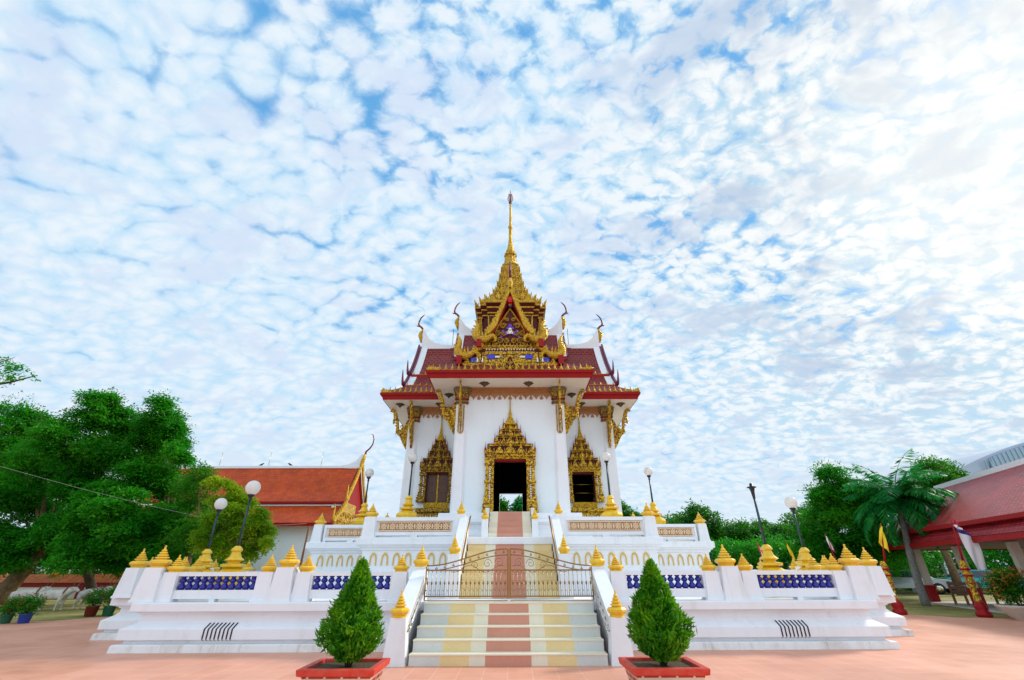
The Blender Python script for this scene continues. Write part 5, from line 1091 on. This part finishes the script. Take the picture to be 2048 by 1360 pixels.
for s in (1, -1):
    for P_, w in ((BG, .10), (BG2, .09)):
        mb = MB(); mb.tube([(.1, -s * a, b) for a, b in P_], w, 6, False)
        for i in range(len(P_) - 1):
            for j in range(4):
                a = P_[i][0] + (P_[i + 1][0] - P_[i][0]) * (j + .5) / 4; b = P_[i][1] + (P_[i + 1][1] - P_[i][1]) * (j + .5) / 4
                mb.plate([(a, b + .1), (a + .16, b - .02), (a + .22, b + .32)], lambda u, v: (.05, -s * u, v), (.1, 0, 0))
        mb.build('barge_board', gold_sm, H)
    mb = MB()
    for a, b in ((2.4, 6.5), (4.55, 4.75)): mb.tube([(.1, -s * (a - .3), b + .1), (.1, -s * a, b - .05), (.1, -s * (a + .25), b + .1), (.1, -s * (a + .25), b + .5), (.1, -s * (a + .15), b + .8), (.1, -s * (a + .25), b + 1.15)], [.08, .10, .10, .07, .05, .015], 7)
    mb.build('naga_finial', gold_sm, H)
mb = MB(); mb.plate([(-4.3, 4.7), (4.3, 4.7), (3.3, 5.35), (2.4, 6.2), (1.7, 7.2), (.9, 8.3), (0, 9.6), (-.9, 8.3), (-1.7, 7.2), (-2.4, 6.2), (-3.3, 5.35)], lambda u, v: (-.25, u, v), (.1, 0, 0)); mb.build('gable_wall', red, H)
mb = MB(); mb.plate([(-4.4, 4.35), (.1, 4.35), (.1, 6.3), (-2.4, 6.3), (-3.4, 5.4)], lambda u, v: (-.15, u, v), (.2, 0, 0))
for i in range(14): cx, cz = -3.6 + (i % 7) * .55, 4.75 + (i // 7) * .55 + .1 * (i % 2); mb.tube([(.08, cx + .22 * math.cos(a * .8) * (1 - a / 12), cz + .22 * math.sin(a * .8) * (1 - a / 12)) for a in range(10)], .05, 5)
mb.build('gable_relief', gold, H)
for xe, sg in ((0, 1), (XL, -1)):
    mb = MB(); mb.tube([(xe, 0, 9.7), (xe + .1 * sg, 0, 10.2), (xe + .22 * sg, 0, 10.7)], [.16, .18, .1], 8); mb.build('horn_neck', gold_sm, H)
    mb = MB(); mb.tube([(xe + .2 * sg, 0, 10.65), (xe + .25 * sg, 0, 10.95), (xe + .55 * sg, 0, 11.25), (xe + .75 * sg, 0, 11.6), (xe + .8 * sg, 0, 12.1), (xe + .65 * sg, 0, 12.5), (xe + .5 * sg, 0, 12.55)], [.09, .08, .07, .06, .05, .04, .02], 7); mb.build('gable_horn', horn, H)
for x in (-12.7, -8.3, -3.6): mb = MB(); mb.tube([(x, 0, 9.6), (x, 0, 10.9)], .022, 5); mb.build('lightning_rod', steel, H)
for i, (x, f, lb) in enumerate(((-8.95, 1, 'dark bird perched on the left part of the white ridge of the orange roof'), (-6.35, -1, 'dark bird perched on the right part of the white ridge of the orange roof'))):
    b = MB(); b.tube([(-.22 * f, 0, .10), (-.1 * f, 0, .12), (.05 * f, 0, .16), (.13 * f, 0, .24), (.20 * f, 0, .25), (.26 * f, 0, .24)], [.015, .05, .08, .055, .04, .008], 7); b.tube([(0, 0, 0), (0, 0, .1)], .012, 4)
    tag(b.build('bird', black, loc=(-13.4 + x, 40, 9.66)), lb, 'bird')
# wooden staff and the white wire slung from it
po = tag(MB().tube([(0, 0, 0), (.1, 0, 3.4)], [.07, .05], 8).build('wooden_pole', wood, loc=tuple(at(592, 1160, 24))[:2] + (0,)), 'slim brown wooden pole standing before the white wall of the orange roofed hall', 'pole')
wire_m = mat('weathered_wire', (.40, .46, .36), .6)
w_ = [at(612, 1046, 24), at(500, 1052, 22.5), at(400, 1032, 21), at(300, 1010, 19.5), at(150, 972, 18), at(0, 930, 17), at(-200, 870, 16)]
mb = MB(); mb.tube(w_, .0042, 5); tag(mb.build('overhead_wire', wire_m), 'thin pale wire sagging across the dark trees on the left', 'wire')

# ------------------------------------------------------------------ boundary wall, oxen and pots on the left
BW = thing('boundary_wall', (-24, 30, 0), 'low cream wall with orange tiled coping and gilded post tops behind the oxen', 'wall')
mb = MB(); mb.box(-16, 8.5, -.1, .1, 0, .85); mb.build('wall_body', soff, BW)
mb = MB(); mb.box(-16, 8.5, -.13, .13, .60, .86); mb.build('wall_band', red, BW)
mb = MB()
for s in (-1, 1): mb.add([(-16, 0, 1.28), (8.5, 0, 1.28), (8.5, s * .40, .84), (-16, s * .40, .84)], [(0, 1, 2, 3)], uvs=[[(0, 0), (24, 0), (24, -.5), (0, -.5)]])
mb.build('coping', tile_rust, BW)
for i in range(13):
    x = -15.5 + i * 2.; mb = MB(); mb.cbox(x, 0, 0, 1.25, .16, .16); p_ = mb.build('wall_post', red, BW); m = MB(); finial(m, x, 0, 1.25, .16, .42); m.build('finial', gold_sm, p_)
def skin_body(name, nodes, edges, m, sub=2):
    me = bpy.data.meshes.new(name); me.from_pydata([n[:3] for n in nodes], edges, []); o = bpy.data.objects.new(name, me); COL.objects.link(o)
    md = o.modifiers.new('skin', 'SKIN'); md.use_smooth_shade = True
    for sv, n in zip(me.skin_vertices[0].data, nodes): sv.radius = (n[3], n[4] if len(n) > 4 else n[3])
    me.skin_vertices[0].data[0].use_root = True
    ms = o.modifiers.new('sub', 'SUBSURF'); ms.levels = sub; ms.render_levels = sub
    dg = bpy.context.evaluated_depsgraph_get(); m2 = bpy.data.meshes.new_from_object(o.evaluated_get(dg)); bpy.data.objects.remove(o); m2.materials.clear(); m2.materials.append(m)
    for p in m2.polygons: p.use_smooth = True
    return m2
OX = [(0, 0, .78, .25, .27), (-.35, 0, .80, .24, .25), (-.62, 0, .82, .19, .22), (.32, 0, .78, .24, .26), (.55, 0, .88, .20, .24), (.78, 0, .98, .13, .15), (.95, 0, 1.08, .11, .11), (1.10, 0, 1.02, .085, .085), (1.24, 0, .93, .07, .065),
      (.50, .15, .58, .10), (.50, .16, .36, .062), (.51, .16, .12, .045), (.54, .16, .03, .055), (.50, -.15, .58, .10), (.46, -.16, .36, .062), (.44, -.16, .12, .045), (.47, -.16, .03, .055),
      (-.58, .15, .60, .13), (-.50, .16, .44, .08), (-.64, .16, .30, .055), (-.60, .16, .12, .045), (-.57, .16, .03, .055), (-.58, -.15, .60, .13), (-.56, -.16, .44, .08), (-.72, -.16, .30, .055), (-.70, -.16, .12, .045), (-.67, -.16, .03, .055),
      (.50, 0, 1.08, .11), (-.80, 0, .86, .05), (-.86, 0, .66, .03), (-.85, 0, .45, .035), (.92, .16, 1.13, .035), (.86, .24, 1.10, .02), (.92, -.16, 1.13, .035), (.86, -.24, 1.10, .02)]
OE = [(0, 1), (1, 2), (0, 3), (3, 4), (4, 5), (5, 6), (6, 7), (7, 8), (4, 9), (9, 10), (10, 11), (11, 12), (4, 13), (13, 14), (14, 15), (15, 16), (2, 17), (17, 18), (18, 19), (19, 20), (20, 21), (2, 22), (22, 23), (23, 24), (24, 25), (25, 26), (4, 27), (2, 28), (28, 29), (29, 30), (6, 31), (31, 32), (6, 33), (33, 34)]
ox_me = skin_body('ox_body', OX, OE, cowhide)
hm = MB()
for s in (-1, 1): hm.tube([(.98, s * .06, 1.16), (.96, s * .16, 1.24), (1.0, s * .20, 1.36), (1.06, s * .17, 1.45)], [.028, .024, .016, .005], 6)
hm = hm.mesh(); hm.materials.append(wood)
em = MB()
for s in (-1, 1): em.lathe([(.001, -.018), (.016, 0), (.001, .018)], 6, (1.08, s * .08, 1.07))
em = em.mesh(); em.materials.append(black)
cm_ = MB(); cm_.tube([(.62 + .06 * math.cos(a), .21 * math.sin(a), .93 + .24 * math.cos(a)) for a in [i * math.pi / 8 for i in range(17)]], .035, 6); cm_ = cm_.mesh(); cm_.materials.append(wood)
for x, y, rz, lb in ((-18.9, 21.0, .05, 'white ox statue in front of its pair, beside the dark tree trunk'), (-18.05, 21.9, -.05, 'white ox statue a head further right than its pair'), (-20.6, 21.6, .1, 'white ox statue half hidden behind the dark trunk at the left edge')):
    o = thing('ox_statue', (x, y, 0), lb, 'ox statue', 'white ox statues under the trees', rz); bo = link('body', ox_me, o); o.scale = (.76, .76, .76); link('horns', hm, bo); link('eyes', em, bo); link('collar', cm_, o)
def potted(x, y, label, potm, r, h, petal, ph, n=260, spread=1.7):
    o = thing('flower_pot', (x, y, 0), label, 'flower pot', 'flower pots along the grass edge')
    mb = MB(); r *= .85; h *= .85; ph *= .9; mb.lathe([(r * .75, .005), (r * .85, h * .1), (r, h * .9), (r * 1.06, h * .92), (r * 1.06, h), (r * .92, h), (r * .9, h * .85)], 14); mb.build('pot', potm, o)
    mb = MB()
    for i in range(7): a = i * .9; mb.tube([(0, 0, h * .8), (r * .5 * math.cos(a), r * .5 * math.sin(a), h + ph * .3), (r * spread * .7 * math.cos(a), r * spread * .7 * math.sin(a), h + ph * .7)], [.012, .009, .004], 4)
    mb.build('stems', bark_dk, o)
    cl = [(0, 0, h + ph * .5, r * spread, r * spread, ph * .55)]
    me = sprays(cl, n, 3, .14, .035, .6, .4, .2); me.materials.append(lf_dark); link('foliage', me, o)['kind'] = 'stuff'
    me = sprays([(0, 0, h + ph * .6, r * spread * 1.02, r * spread * 1.02, ph * .55)], n // 3, 2, .07, .028, .6, .85, 0.); me.materials.append(petal); link('flowers', me, o)['kind'] = 'stuff'
potg = mat('green_pot', (.012, .12, .06), .4); potb = mat('blue_pot', (.015, .05, .30), .4); potr = mat('red_pot', (.20, .015, .015), .5, var=(.12, .015, .01), vs=5)
potted(-16.05, 16.5, 'green pot of red and white flowers at the left edge of the paving', potg, .19, .30, flower_red, .5)
potted(-15.5, 16.55, 'blue pot of red and white flowers beside the green one', potb, .2, .32, flower_red, .55)
potted(-15.3, 18.8, 'dark red pot with a dark leafy plant near the terrace corner', potr, .24, .40, flower_mag, .6)
potted(-14.75, 18.9, 'dark green pot with a dark plant, second pot from the terrace corner', potg, .22, .38, flower_red, .7)
potted(-14.2, 19.1, 'red pot with magenta flowers nearest the terrace corner', potr, .24, .40, flower_mag, .6)

# ------------------------------------------------------------------ right side: palm, pavilion, flags, planters
def palm(x, y, h, label, nf=54, fl=2.7, lean=(.55, 0)):
    o = thing('palm_tree', (x, y, 0), label, 'palm'); top = Vector((lean[0], lean[1], h)); mb = MB()
    P_ = [Vector((lean[0] * t * t, lean[1] * t * t, h * t)) for t in [i / 14 for i in range(15)]]; mb.tube(P_, [.165 - .06 * i / 14 + .010 * (i % 2) for i in range(15)], 12); mb.build('trunk', palm_bark, o)
    mb = MB(); mb.tube([top - Vector((0, 0, .4)), top, top + Vector((0, 0, .5))], [.15, .17, .06], 8); mb.build('crownshaft', lf_palm, o)
    r3 = np.random.default_rng(5)
    for f in range(nf):
        az = f * 2.4 + r3.normal() * .15; el = 1.4 - 1.75 * (f / nf) + r3.normal() * .08; L = fl * (.85 + .3 * r3.random())
        n = 40; t = np.linspace(0, 1, n); hd = np.array([math.cos(az), math.sin(az), 0])
        e = el - t * (1.0 + .7 * f / nf + .3 * r3.random()); st = L / n
        pos = np.array(top) + np.array([0, 0, .3]) + np.cumsum(np.stack([np.cos(e) * hd[0], np.cos(e) * hd[1], np.sin(e)], 1) * st, 0)
        tan = np.stack([np.cos(e) * hd[0], np.cos(e) * hd[1], np.sin(e)], 1); side = np.cross(tan, np.array([0, 0, 1.])); side = unit(side)
        ln = .62 * np.sin(np.clip(t * .9 + .12, 0, 1) * np.pi) ** .6 + .06
        Cs, As, Bs = [], [], []
        for s in (-1, 1):
            d = unit(side * s * .85 + tan * .55 - np.array([0, 0, .5]) + r3.normal(size=(n, 3)) * .10)
            Cs.append(pos + d * ln[:, None] * .5); As.append(d * ln[:, None] * .52); Bs.append(unit(np.cross(d, np.array([0, 0, 1.]) + r3.normal(size=(n, 3)) * .3)) * .045)
        Cs.append(pos); As.append(tan * st * .8); Bs.append(side * .02)
        me = leaf_mesh(np.concatenate(Cs), np.concatenate(As), np.concatenate(Bs)); me.materials.append(lf_palm); link('frond', me, o)
palm(18.3, 22.6, 4.15, 'short palm with a wide dark crown standing before the red roofed pavilion')
PV = thing('open_pavilion', (20.5, 24.7, 0), 'open sided pavilion with a large hipped red tiled roof on white columns, right edge', 'pavilion')
ang = math.atan2(-.95, -.31); PV.rotation_euler = (0, 0, ang)      # local +x runs towards the camera side along the eave, local +y lies to the right
ln_ = 15.; dp = 4.4
def rect(a, z, zz=None): return [(-a, -a, z), (ln_ + a, -a, z), (ln_ + a, dp + a, z), (-a, dp + a, z)]
RH = 5.25
def rp(mb, quad, m=None):
    q = [Vector(p) for p in quad]; e = (q[1] - q[0]).normalized(); n_ = (q[1] - q[0]).cross(q[-1] - q[0]).normalized(); v = n_.cross(e)
    mb.add(q, [tuple(range(len(q)))], uvs=[[((p - q[0]).dot(e), (p - q[0]).dot(v)) for p in q]])
mb = MB(); a = 1.0; ze = 3.05; ri = -.45
A_ = [Vector(p) for p in rect(a, ze)]; r0, r1 = Vector((ri, dp / 2, RH)), Vector((ln_ - ri, dp / 2, RH))
rp(mb, [A_[0], A_[1], r1, r0]); rp(mb, [A_[2], A_[3], r0, r1]); rp(mb, [A_[1], A_[2], r1]); rp(mb, [A_[3], A_[0], r0]); mb.build('roof', tile_pink, PV)
mb = MB(); mb.loft([rect(a - .15, ze - .14), rect(a + .05, ze - .12), rect(a + .05, ze + .02), rect(a - .1, ze + .03)], False, False); mb.loft([rect(a + .2, 2.30), rect(a + .25, 2.32), rect(a + .25, 2.50), rect(a + .1, 2.52)], False, False); mb.build('eave_fascia', red, PV)
mb = MB()
A2 = [Vector(p) for p in rect(a + .22, 2.52)]; B2 = [Vector(p) for p in rect(a - .25, 2.92)]
for i in range(4): rp(mb, [A2[i], A2[(i + 1) % 4], B2[(i + 1) % 4], B2[i]])
mb.build('skirt_roof', tile_pink, PV)
mb = MB(); mb.loft([rect(a, 2.33), rect(a, 2.38)], True, True); mb.build('ceiling', red_dk, PV)
mb = MB(); mb.box(ri - .1, ln_ - ri + .1, dp / 2 - .13, dp / 2 + .13, RH - .10, RH + .12)
for p, q in ((A_[0], r0), (A_[3], r0), (A_[1], r1), (A_[2], r1)): mb.tube([p, q], .07, 6)
mb.build('ridge_cap', white, PV)
for i in range(5):
    for y in (0, dp):
        mb = MB(); mb.cbox(i * ln_ / 4, y, 0, 2.35, .13, .13); c_ = mb.build('column', cement, PV); mb = MB(); mb.cbox(i * ln_ / 4, y, .003, .75, .165, .165); mb.build('column_base', red, c_)
mb = MB(); mb.box(-.5, ln_ + .5, -.5, dp + .5, .003, .06); mb.build('floor_slab', cement, PV)
# far red roofed sala and the grey arched hall behind
SL = thing('small_sala', (27.5, 36, 0), 'small sala with a red roof and white edge far behind the yellow flag', 'sala')
mb = MB(); mb.loft([[(-3.2, -2, 2.5), (3.2, -2, 2.5), (3.2, 2, 2.5), (-3.2, 2, 2.5)], [(-2, -.1, 3.7), (2, -.1, 3.7), (2, .1, 3.7), (-2, .1, 3.7)]], True, True); mb.build('roof', red, SL)
mb = MB(); mb.box(-2.1, 2.1, -.14, .14, 3.66, 3.84); mb.tube([(-3.2, -2, 2.52), (-2, -.1, 3.74)], .09, 6); mb.tube([(3.2, -2, 2.52), (2, -.1, 3.74)], .09, 6); mb.build('roof_edge', white, SL)
for x in (-2.6, 0, 2.6):
    for y in (-1.6, 1.6): mb = MB(); mb.cbox(x, y, 0, 2.5, .14, .14); mb.build('column', white, SL)
GH = thing('arched_roof_hall', (60, 42, 0), 'big grey metal roof hall rising behind the red pavilion roof', 'hall')
arc_ = [(-20.5 + 41 * i / 30, 8.7 + 4.8 * (1 - (-1 + 2 * i / 30) ** 2)) for i in range(31)]
mb = MB(); mb.plate([(-20.5, 8.4)] + arc_ + [(20.5, 8.4)], lambda u, v: (u, 0, v), (0, 24, 0)); mb.build('roof', metal_roof, GH)
mb = MB(); mb.plate([(-16, 7.0)] + [(u, v - .25) for u, v in arc_ if abs(u) < 16.2] + [(16, 7.0)], lambda u, v: (u, -.25, v), (0, .2, 0))
for i in range(65): x = -15.8 + i * .49; zt = 8.7 + 4.8 * (1 - (x / 20.5) ** 2) - .25; mb.box(x - .05, x + .05, -.31, -.24, 7.0, zt)
mb.build('gable_sheeting', rib_roof, GH)
for x in (-20, -10, 0, 10, 20):
    for y in (.5, 23): mb = MB(); mb.cbox(x, y, 0, 8.6, .25, .25); mb.build('column', cement, GH)
# flags
flag_red = mat('flag_red', (.55, .02, .05), .8); flag_white = mat('flag_white', (.82, .80, .82), .8); flag_blue = mat('flag_blue', (.05, .03, .22), .8); flag_yellow = mat('flag_yellow', (.85, .60, .02), .8)
def cloth(mb, poly, y, amp=.03):   # a hanging cloth: polygon strip in x,z, rippled in y and given a little thickness
    (a, b, c, d) = [Vector((p[0], 0, p[1])) for p in poly]; n = 10; vs = []
    for j in range(n + 1):
        for i in range(n + 1):
            p = a.lerp(b, i / n).lerp(d.lerp(c, i / n), j / n); vs.append((p.x, y + amp * math.sin(i * .9 + j * .5), p.z))
    m_ = len(vs); mb.add(vs + [(p[0], p[1] + .006, p[2]) for p in vs], [(j * (n + 1) + i, j * (n + 1) + i + 1, (j + 1) * (n + 1) + i + 1, (j + 1) * (n + 1) + i) for j in range(n) for i in range(n)] + [(m_ + j * (n + 1) + i, m_ + (j + 1) * (n + 1) + i, m_ + (j + 1) * (n + 1) + i + 1, m_ + j * (n + 1) + i + 1) for j in range(n) for i in range(n)], True); return mb
POST = [(.17, .0), (.20, .03), (.20, .10), (.14, .14), (.17, .2), (.16, .26), (.10, .34), (.085, .5), (.075, .68), (.13, .74), (.13, .78), (.09, .84), (.115, .92), (.115, .96), (.08, 1.02), (.105, 1.10), (.10, 1.2), (.06, 1.28)]
def flagpole(x, y, h, lean, label, stripes, kind='flagpole', base=True):
    o = thing('flagpole', (x, y, 0), label, 'flagpole', 'flags beside the right end of the terrace')
    if base:
        mb = MB(); mb.lathe([(r * 1.1, z * 1.35) for r, z in POST[:7]], 10); mb.build('post_foot', red, o)
        mb = MB(); mb.lathe([(r * 1.1, z * 1.35) for r, z in POST[6:]], 10); mb.build('post_carving', gold, o)
        for z in (.70, .86, 1.0): mb = MB(); mb.lathe([(.12, z * 1.42), (.155, z * 1.42 + .03), (.12, z * 1.42 + .07)], 10); mb.build('post_ring', red, o)
    z0 = 1.6 if base else 0; mb = MB(); mb.tube([(lean * z0 / h * .3, 0, z0), (lean, 0, h)], [.04, .016], 7); mb.build('pole', red, o)
    for nm, poly, m in stripes: q = MB(); cloth(q, poly, -.03); q.build(nm, m, o)
def rel(px, py, Y, x): p = at(px, py, Y); return (p.x - x, p.z)
X1 = 16.2; f1 = lambda a, b: rel(a, b, 17.7, X1)
flagpole(X1, 17.7, f1(1900, 1037)[1], f1(1900, 1037)[0], 'red, white and blue flag with long white cloth on a carved gold post', [
    ('flag_stripe', [f1(1901, 1038), f1(1912, 1046), f1(1916, 1056), f1(1905, 1050)], flag_red), ('flag_stripe', [f1(1905, 1050), f1(1916, 1056), f1(1927, 1064), f1(1909, 1059)], flag_white),
    ('flag_stripe', [f1(1909, 1059), f1(1927, 1064), f1(1946, 1078), f1(1914, 1066)], flag_blue), ('white_cloth', [f1(1914, 1067), f1(1950, 1079), f1(1973, 1141), f1(1952, 1143)], flag_white)])
X2 = 14.1; f2 = lambda a, b: rel(a, b, 18.7, X2)
flagpole(X2, 18.7, f2(1760, 1049)[1], f2(1760, 1049)[0], 'yellow flag on a carved red and gold post beside the terrace corner', [('flag_cloth', [f2(1760, 1050), f2(1763, 1062), f2(1778, 1108), f2(1754, 1087)], flag_yellow)])
for px, lb, ms in ((1512, 'small red and white flag left of the bare lamp post urn', (flag_red, flag_white)), (1570, 'small yellow flag between the two right lamp urns', (flag_yellow, flag_yellow)), (1648, 'small red, white and blue flag right of the rightmost lamp urn', (flag_white, flag_red))):
    p = at(px, 1085 if px != 1648 else 1070, 23); dx = -.4
    flagpole(p.x + .45, 23, p.z, -.45, lb, [('flag_cloth', [(-.45, p.z - .02), (-.38, p.z - .2), (-.22, p.z - .75), (-.42, p.z - .6)], ms[0]), ('flag_cloth', [(-.42, p.z - .22), (-.36, p.z - .2), (-.20, p.z - .8), (-.34, p.z - .72)], ms[1])], base=False)
# planters, bougainvillea, bench, cars
o = thing('bowl_planter', (16.55, 16.75, 0), 'wide cement bowl planter at the right edge of the paving', 'planter')
mb = MB(); mb.lathe([(.22, .005), (.25, .05), (.40, .18), (.55, .36), (.58, .40), (.56, .42), (.50, .40), (.42, .30)], 20); mb.build('bowl', cement, o); mb = MB(); mb.lathe([(.46, .33), (.47, .35)], 16); mb.build('soil_bed', soil, o)
o = FB = thing('flowering_bush', (16.75, 16.8, .34), 'bushy plant with orange tinted leaves in the cement bowl, right edge', 'bush')
mb = MB()
for i in range(8): a = i * .8; mb.tube([(.05 * math.cos(a), .05 * math.sin(a), 0), (.25 * math.cos(a), .25 * math.sin(a), .4), (.45 * math.cos(a), .45 * math.sin(a), .9)], [.02, .015, .006], 5)
mb.build('stems', bark, o)
me = sprays([(-.2, 0, .55, .65, .5, .45), (-.6, .1, .75, .45, .4, .4), (.2, 0, .85, .6, .5, .4), (-.3, 0, 1.05, .4, .4, .3)], 800, 4, .22, .045, .6, .4, .2); me.materials.append(lf_mid); link('foliage', me, o)['kind'] = 'stuff'
me = sprays([(-.5, -.1, 1.0, .5, .4, .3), (.2, -.1, 1.1, .5, .4, .25), (-.75, 0, .6, .35, .3, .3)], 180, 3, .14, .04, .6, .7, .1); me.materials.append(flower_or); link('flowers', me, o)['kind'] = 'stuff'
FB.scale = (.85, .85, .85)
o = thing('bougainvillea', (13.2, 19.9, 0), 'magenta bougainvillea bush behind the right corner of the terrace', 'bush')
mb = MB(); mb.tube([(0, 0, 0), (.05, 0, .5), (.1, 0, .9)], [.05, .04, .02], 6); mb.build('stems', bark, o)
me = sprays([(0, 0, .8, .5, .4, .45), (-.5, 0, .9, .4, .4, .35)], 420, 3, .18, .05, .6, .5, .2); me.materials.append(flower_mag); link('flowers', me, o)['kind'] = 'stuff'
me = sprays([(0, 0, .55, .5, .4, .5)], 220, 3, .18, .05, .6, .5, .2); me.materials.append(lf_dark); link('foliage', me, o)['kind'] = 'stuff'
o = thing('park_bench', (20.6, 22.9, .06), 'brown wooden bench with a plank back under the pavilion eave', 'bench', rz=.1)
mb = MB(); [mb.box(-.8, .8, -.02, .03, .42 + i * .16, .54 + i * .16) for i in range(3)]; mb.build('backrest', wood, o); mb = MB(); [mb.box(-.8, .8, -.55 + i * .14, -.44 + i * .14, .40, .44) for i in range(4)]; mb.build('seat', wood, o)
for x in (-.72, .72):
    for y, h in ((-.5, .4), (0.05, .88)): mb = MB(); mb.cbox(x, y, 0, h, .035, .035); mb.build('leg', wood, o)
glass_m = mat('car_glass', (.03, .05, .06), .08); tyre = mat('tyre_rubber', (.015, .015, .016), .8)
def car(x, y, rz, paint, label):
    o = thing('parked_car', (x, y, 0), label, 'car', 'cars parked beyond the pavilion', rz)
    side = [(-2.1, .35), (-2.15, .62), (-2.0, .82), (-1.3, .90), (-.75, 1.36), (.55, 1.40), (1.25, .95), (1.95, .85), (2.12, .62), (2.1, .32)]
    mb = MB(); rings = []
    for yy, k in ((-.84, .93), (-.80, .98), (-.5, 1.), (.5, 1.), (.80, .98), (.84, .93)): rings.append([(u * (1 if v < .9 else .97), yy * (1 if v < .95 else .84), .32 + (v - .32) * k) for u, v in side])
    mb.loft(rings, smooth=False); mb.build('body', paint, o)
    for s in (-1, 1):
        mb = MB(); mb.plate([(-1.12, .94), (-.70, 1.30), (.50, 1.33), (1.05, .96)], lambda u, v: (u, s * (.80 - (v - .94) * .25) - .015, v), (0, .03, 0)); mb.build('window', glass_m, o)
    mb = MB(); mb.hexa([(1.28, -.62, .94), (1.28, .62, .94), (1.24, .62, .94), (1.24, -.62, .94), (.63, -.58, 1.38), (.63, .58, 1.38), (.55, .58, 1.40), (.55, -.58, 1.40)]); mb.build('windscreen', glass_m, o)
    for u in (-1.3, 1.32):
        for s in (-1, 1):
            mb = MB(); mb.M = Matrix.Translation((u, s * .80, .32)) @ Matrix.Rotation(math.pi / 2, 4, 'X'); mb.lathe([(.20, -.1), (.30, -.1), (.32, -.06), (.32, .06), (.30, .1), (.20, .1)], 18); w = mb.build('wheel', tyre, o)
            mb = MB(); mb.M = Matrix.Translation((u, s * .80, .32)) @ Matrix.Rotation(math.pi / 2, 4, 'X'); mb.lathe([(.05, -.105), (.20, -.105), (.20, .105), (.05, .105)], 14); mb.build('rim', steel, w)
    for s in (-1, 1): mb = MB(); mb.box(2.02, 2.13, s * .62 - .14, s * .62 + .14, .62, .74); mb.build('headlight', mosaic, o)
car(26.5, 33.5, 2.6, mat('car_silver', (.55, .62, .68), .25, .4), 'silver blue car parked behind the bench under the pavilion')
car(30.5, 33.0, 2.8, mat('car_teal', (.03, .28, .32), .25, .3), 'teal car parked behind the carved flag post')
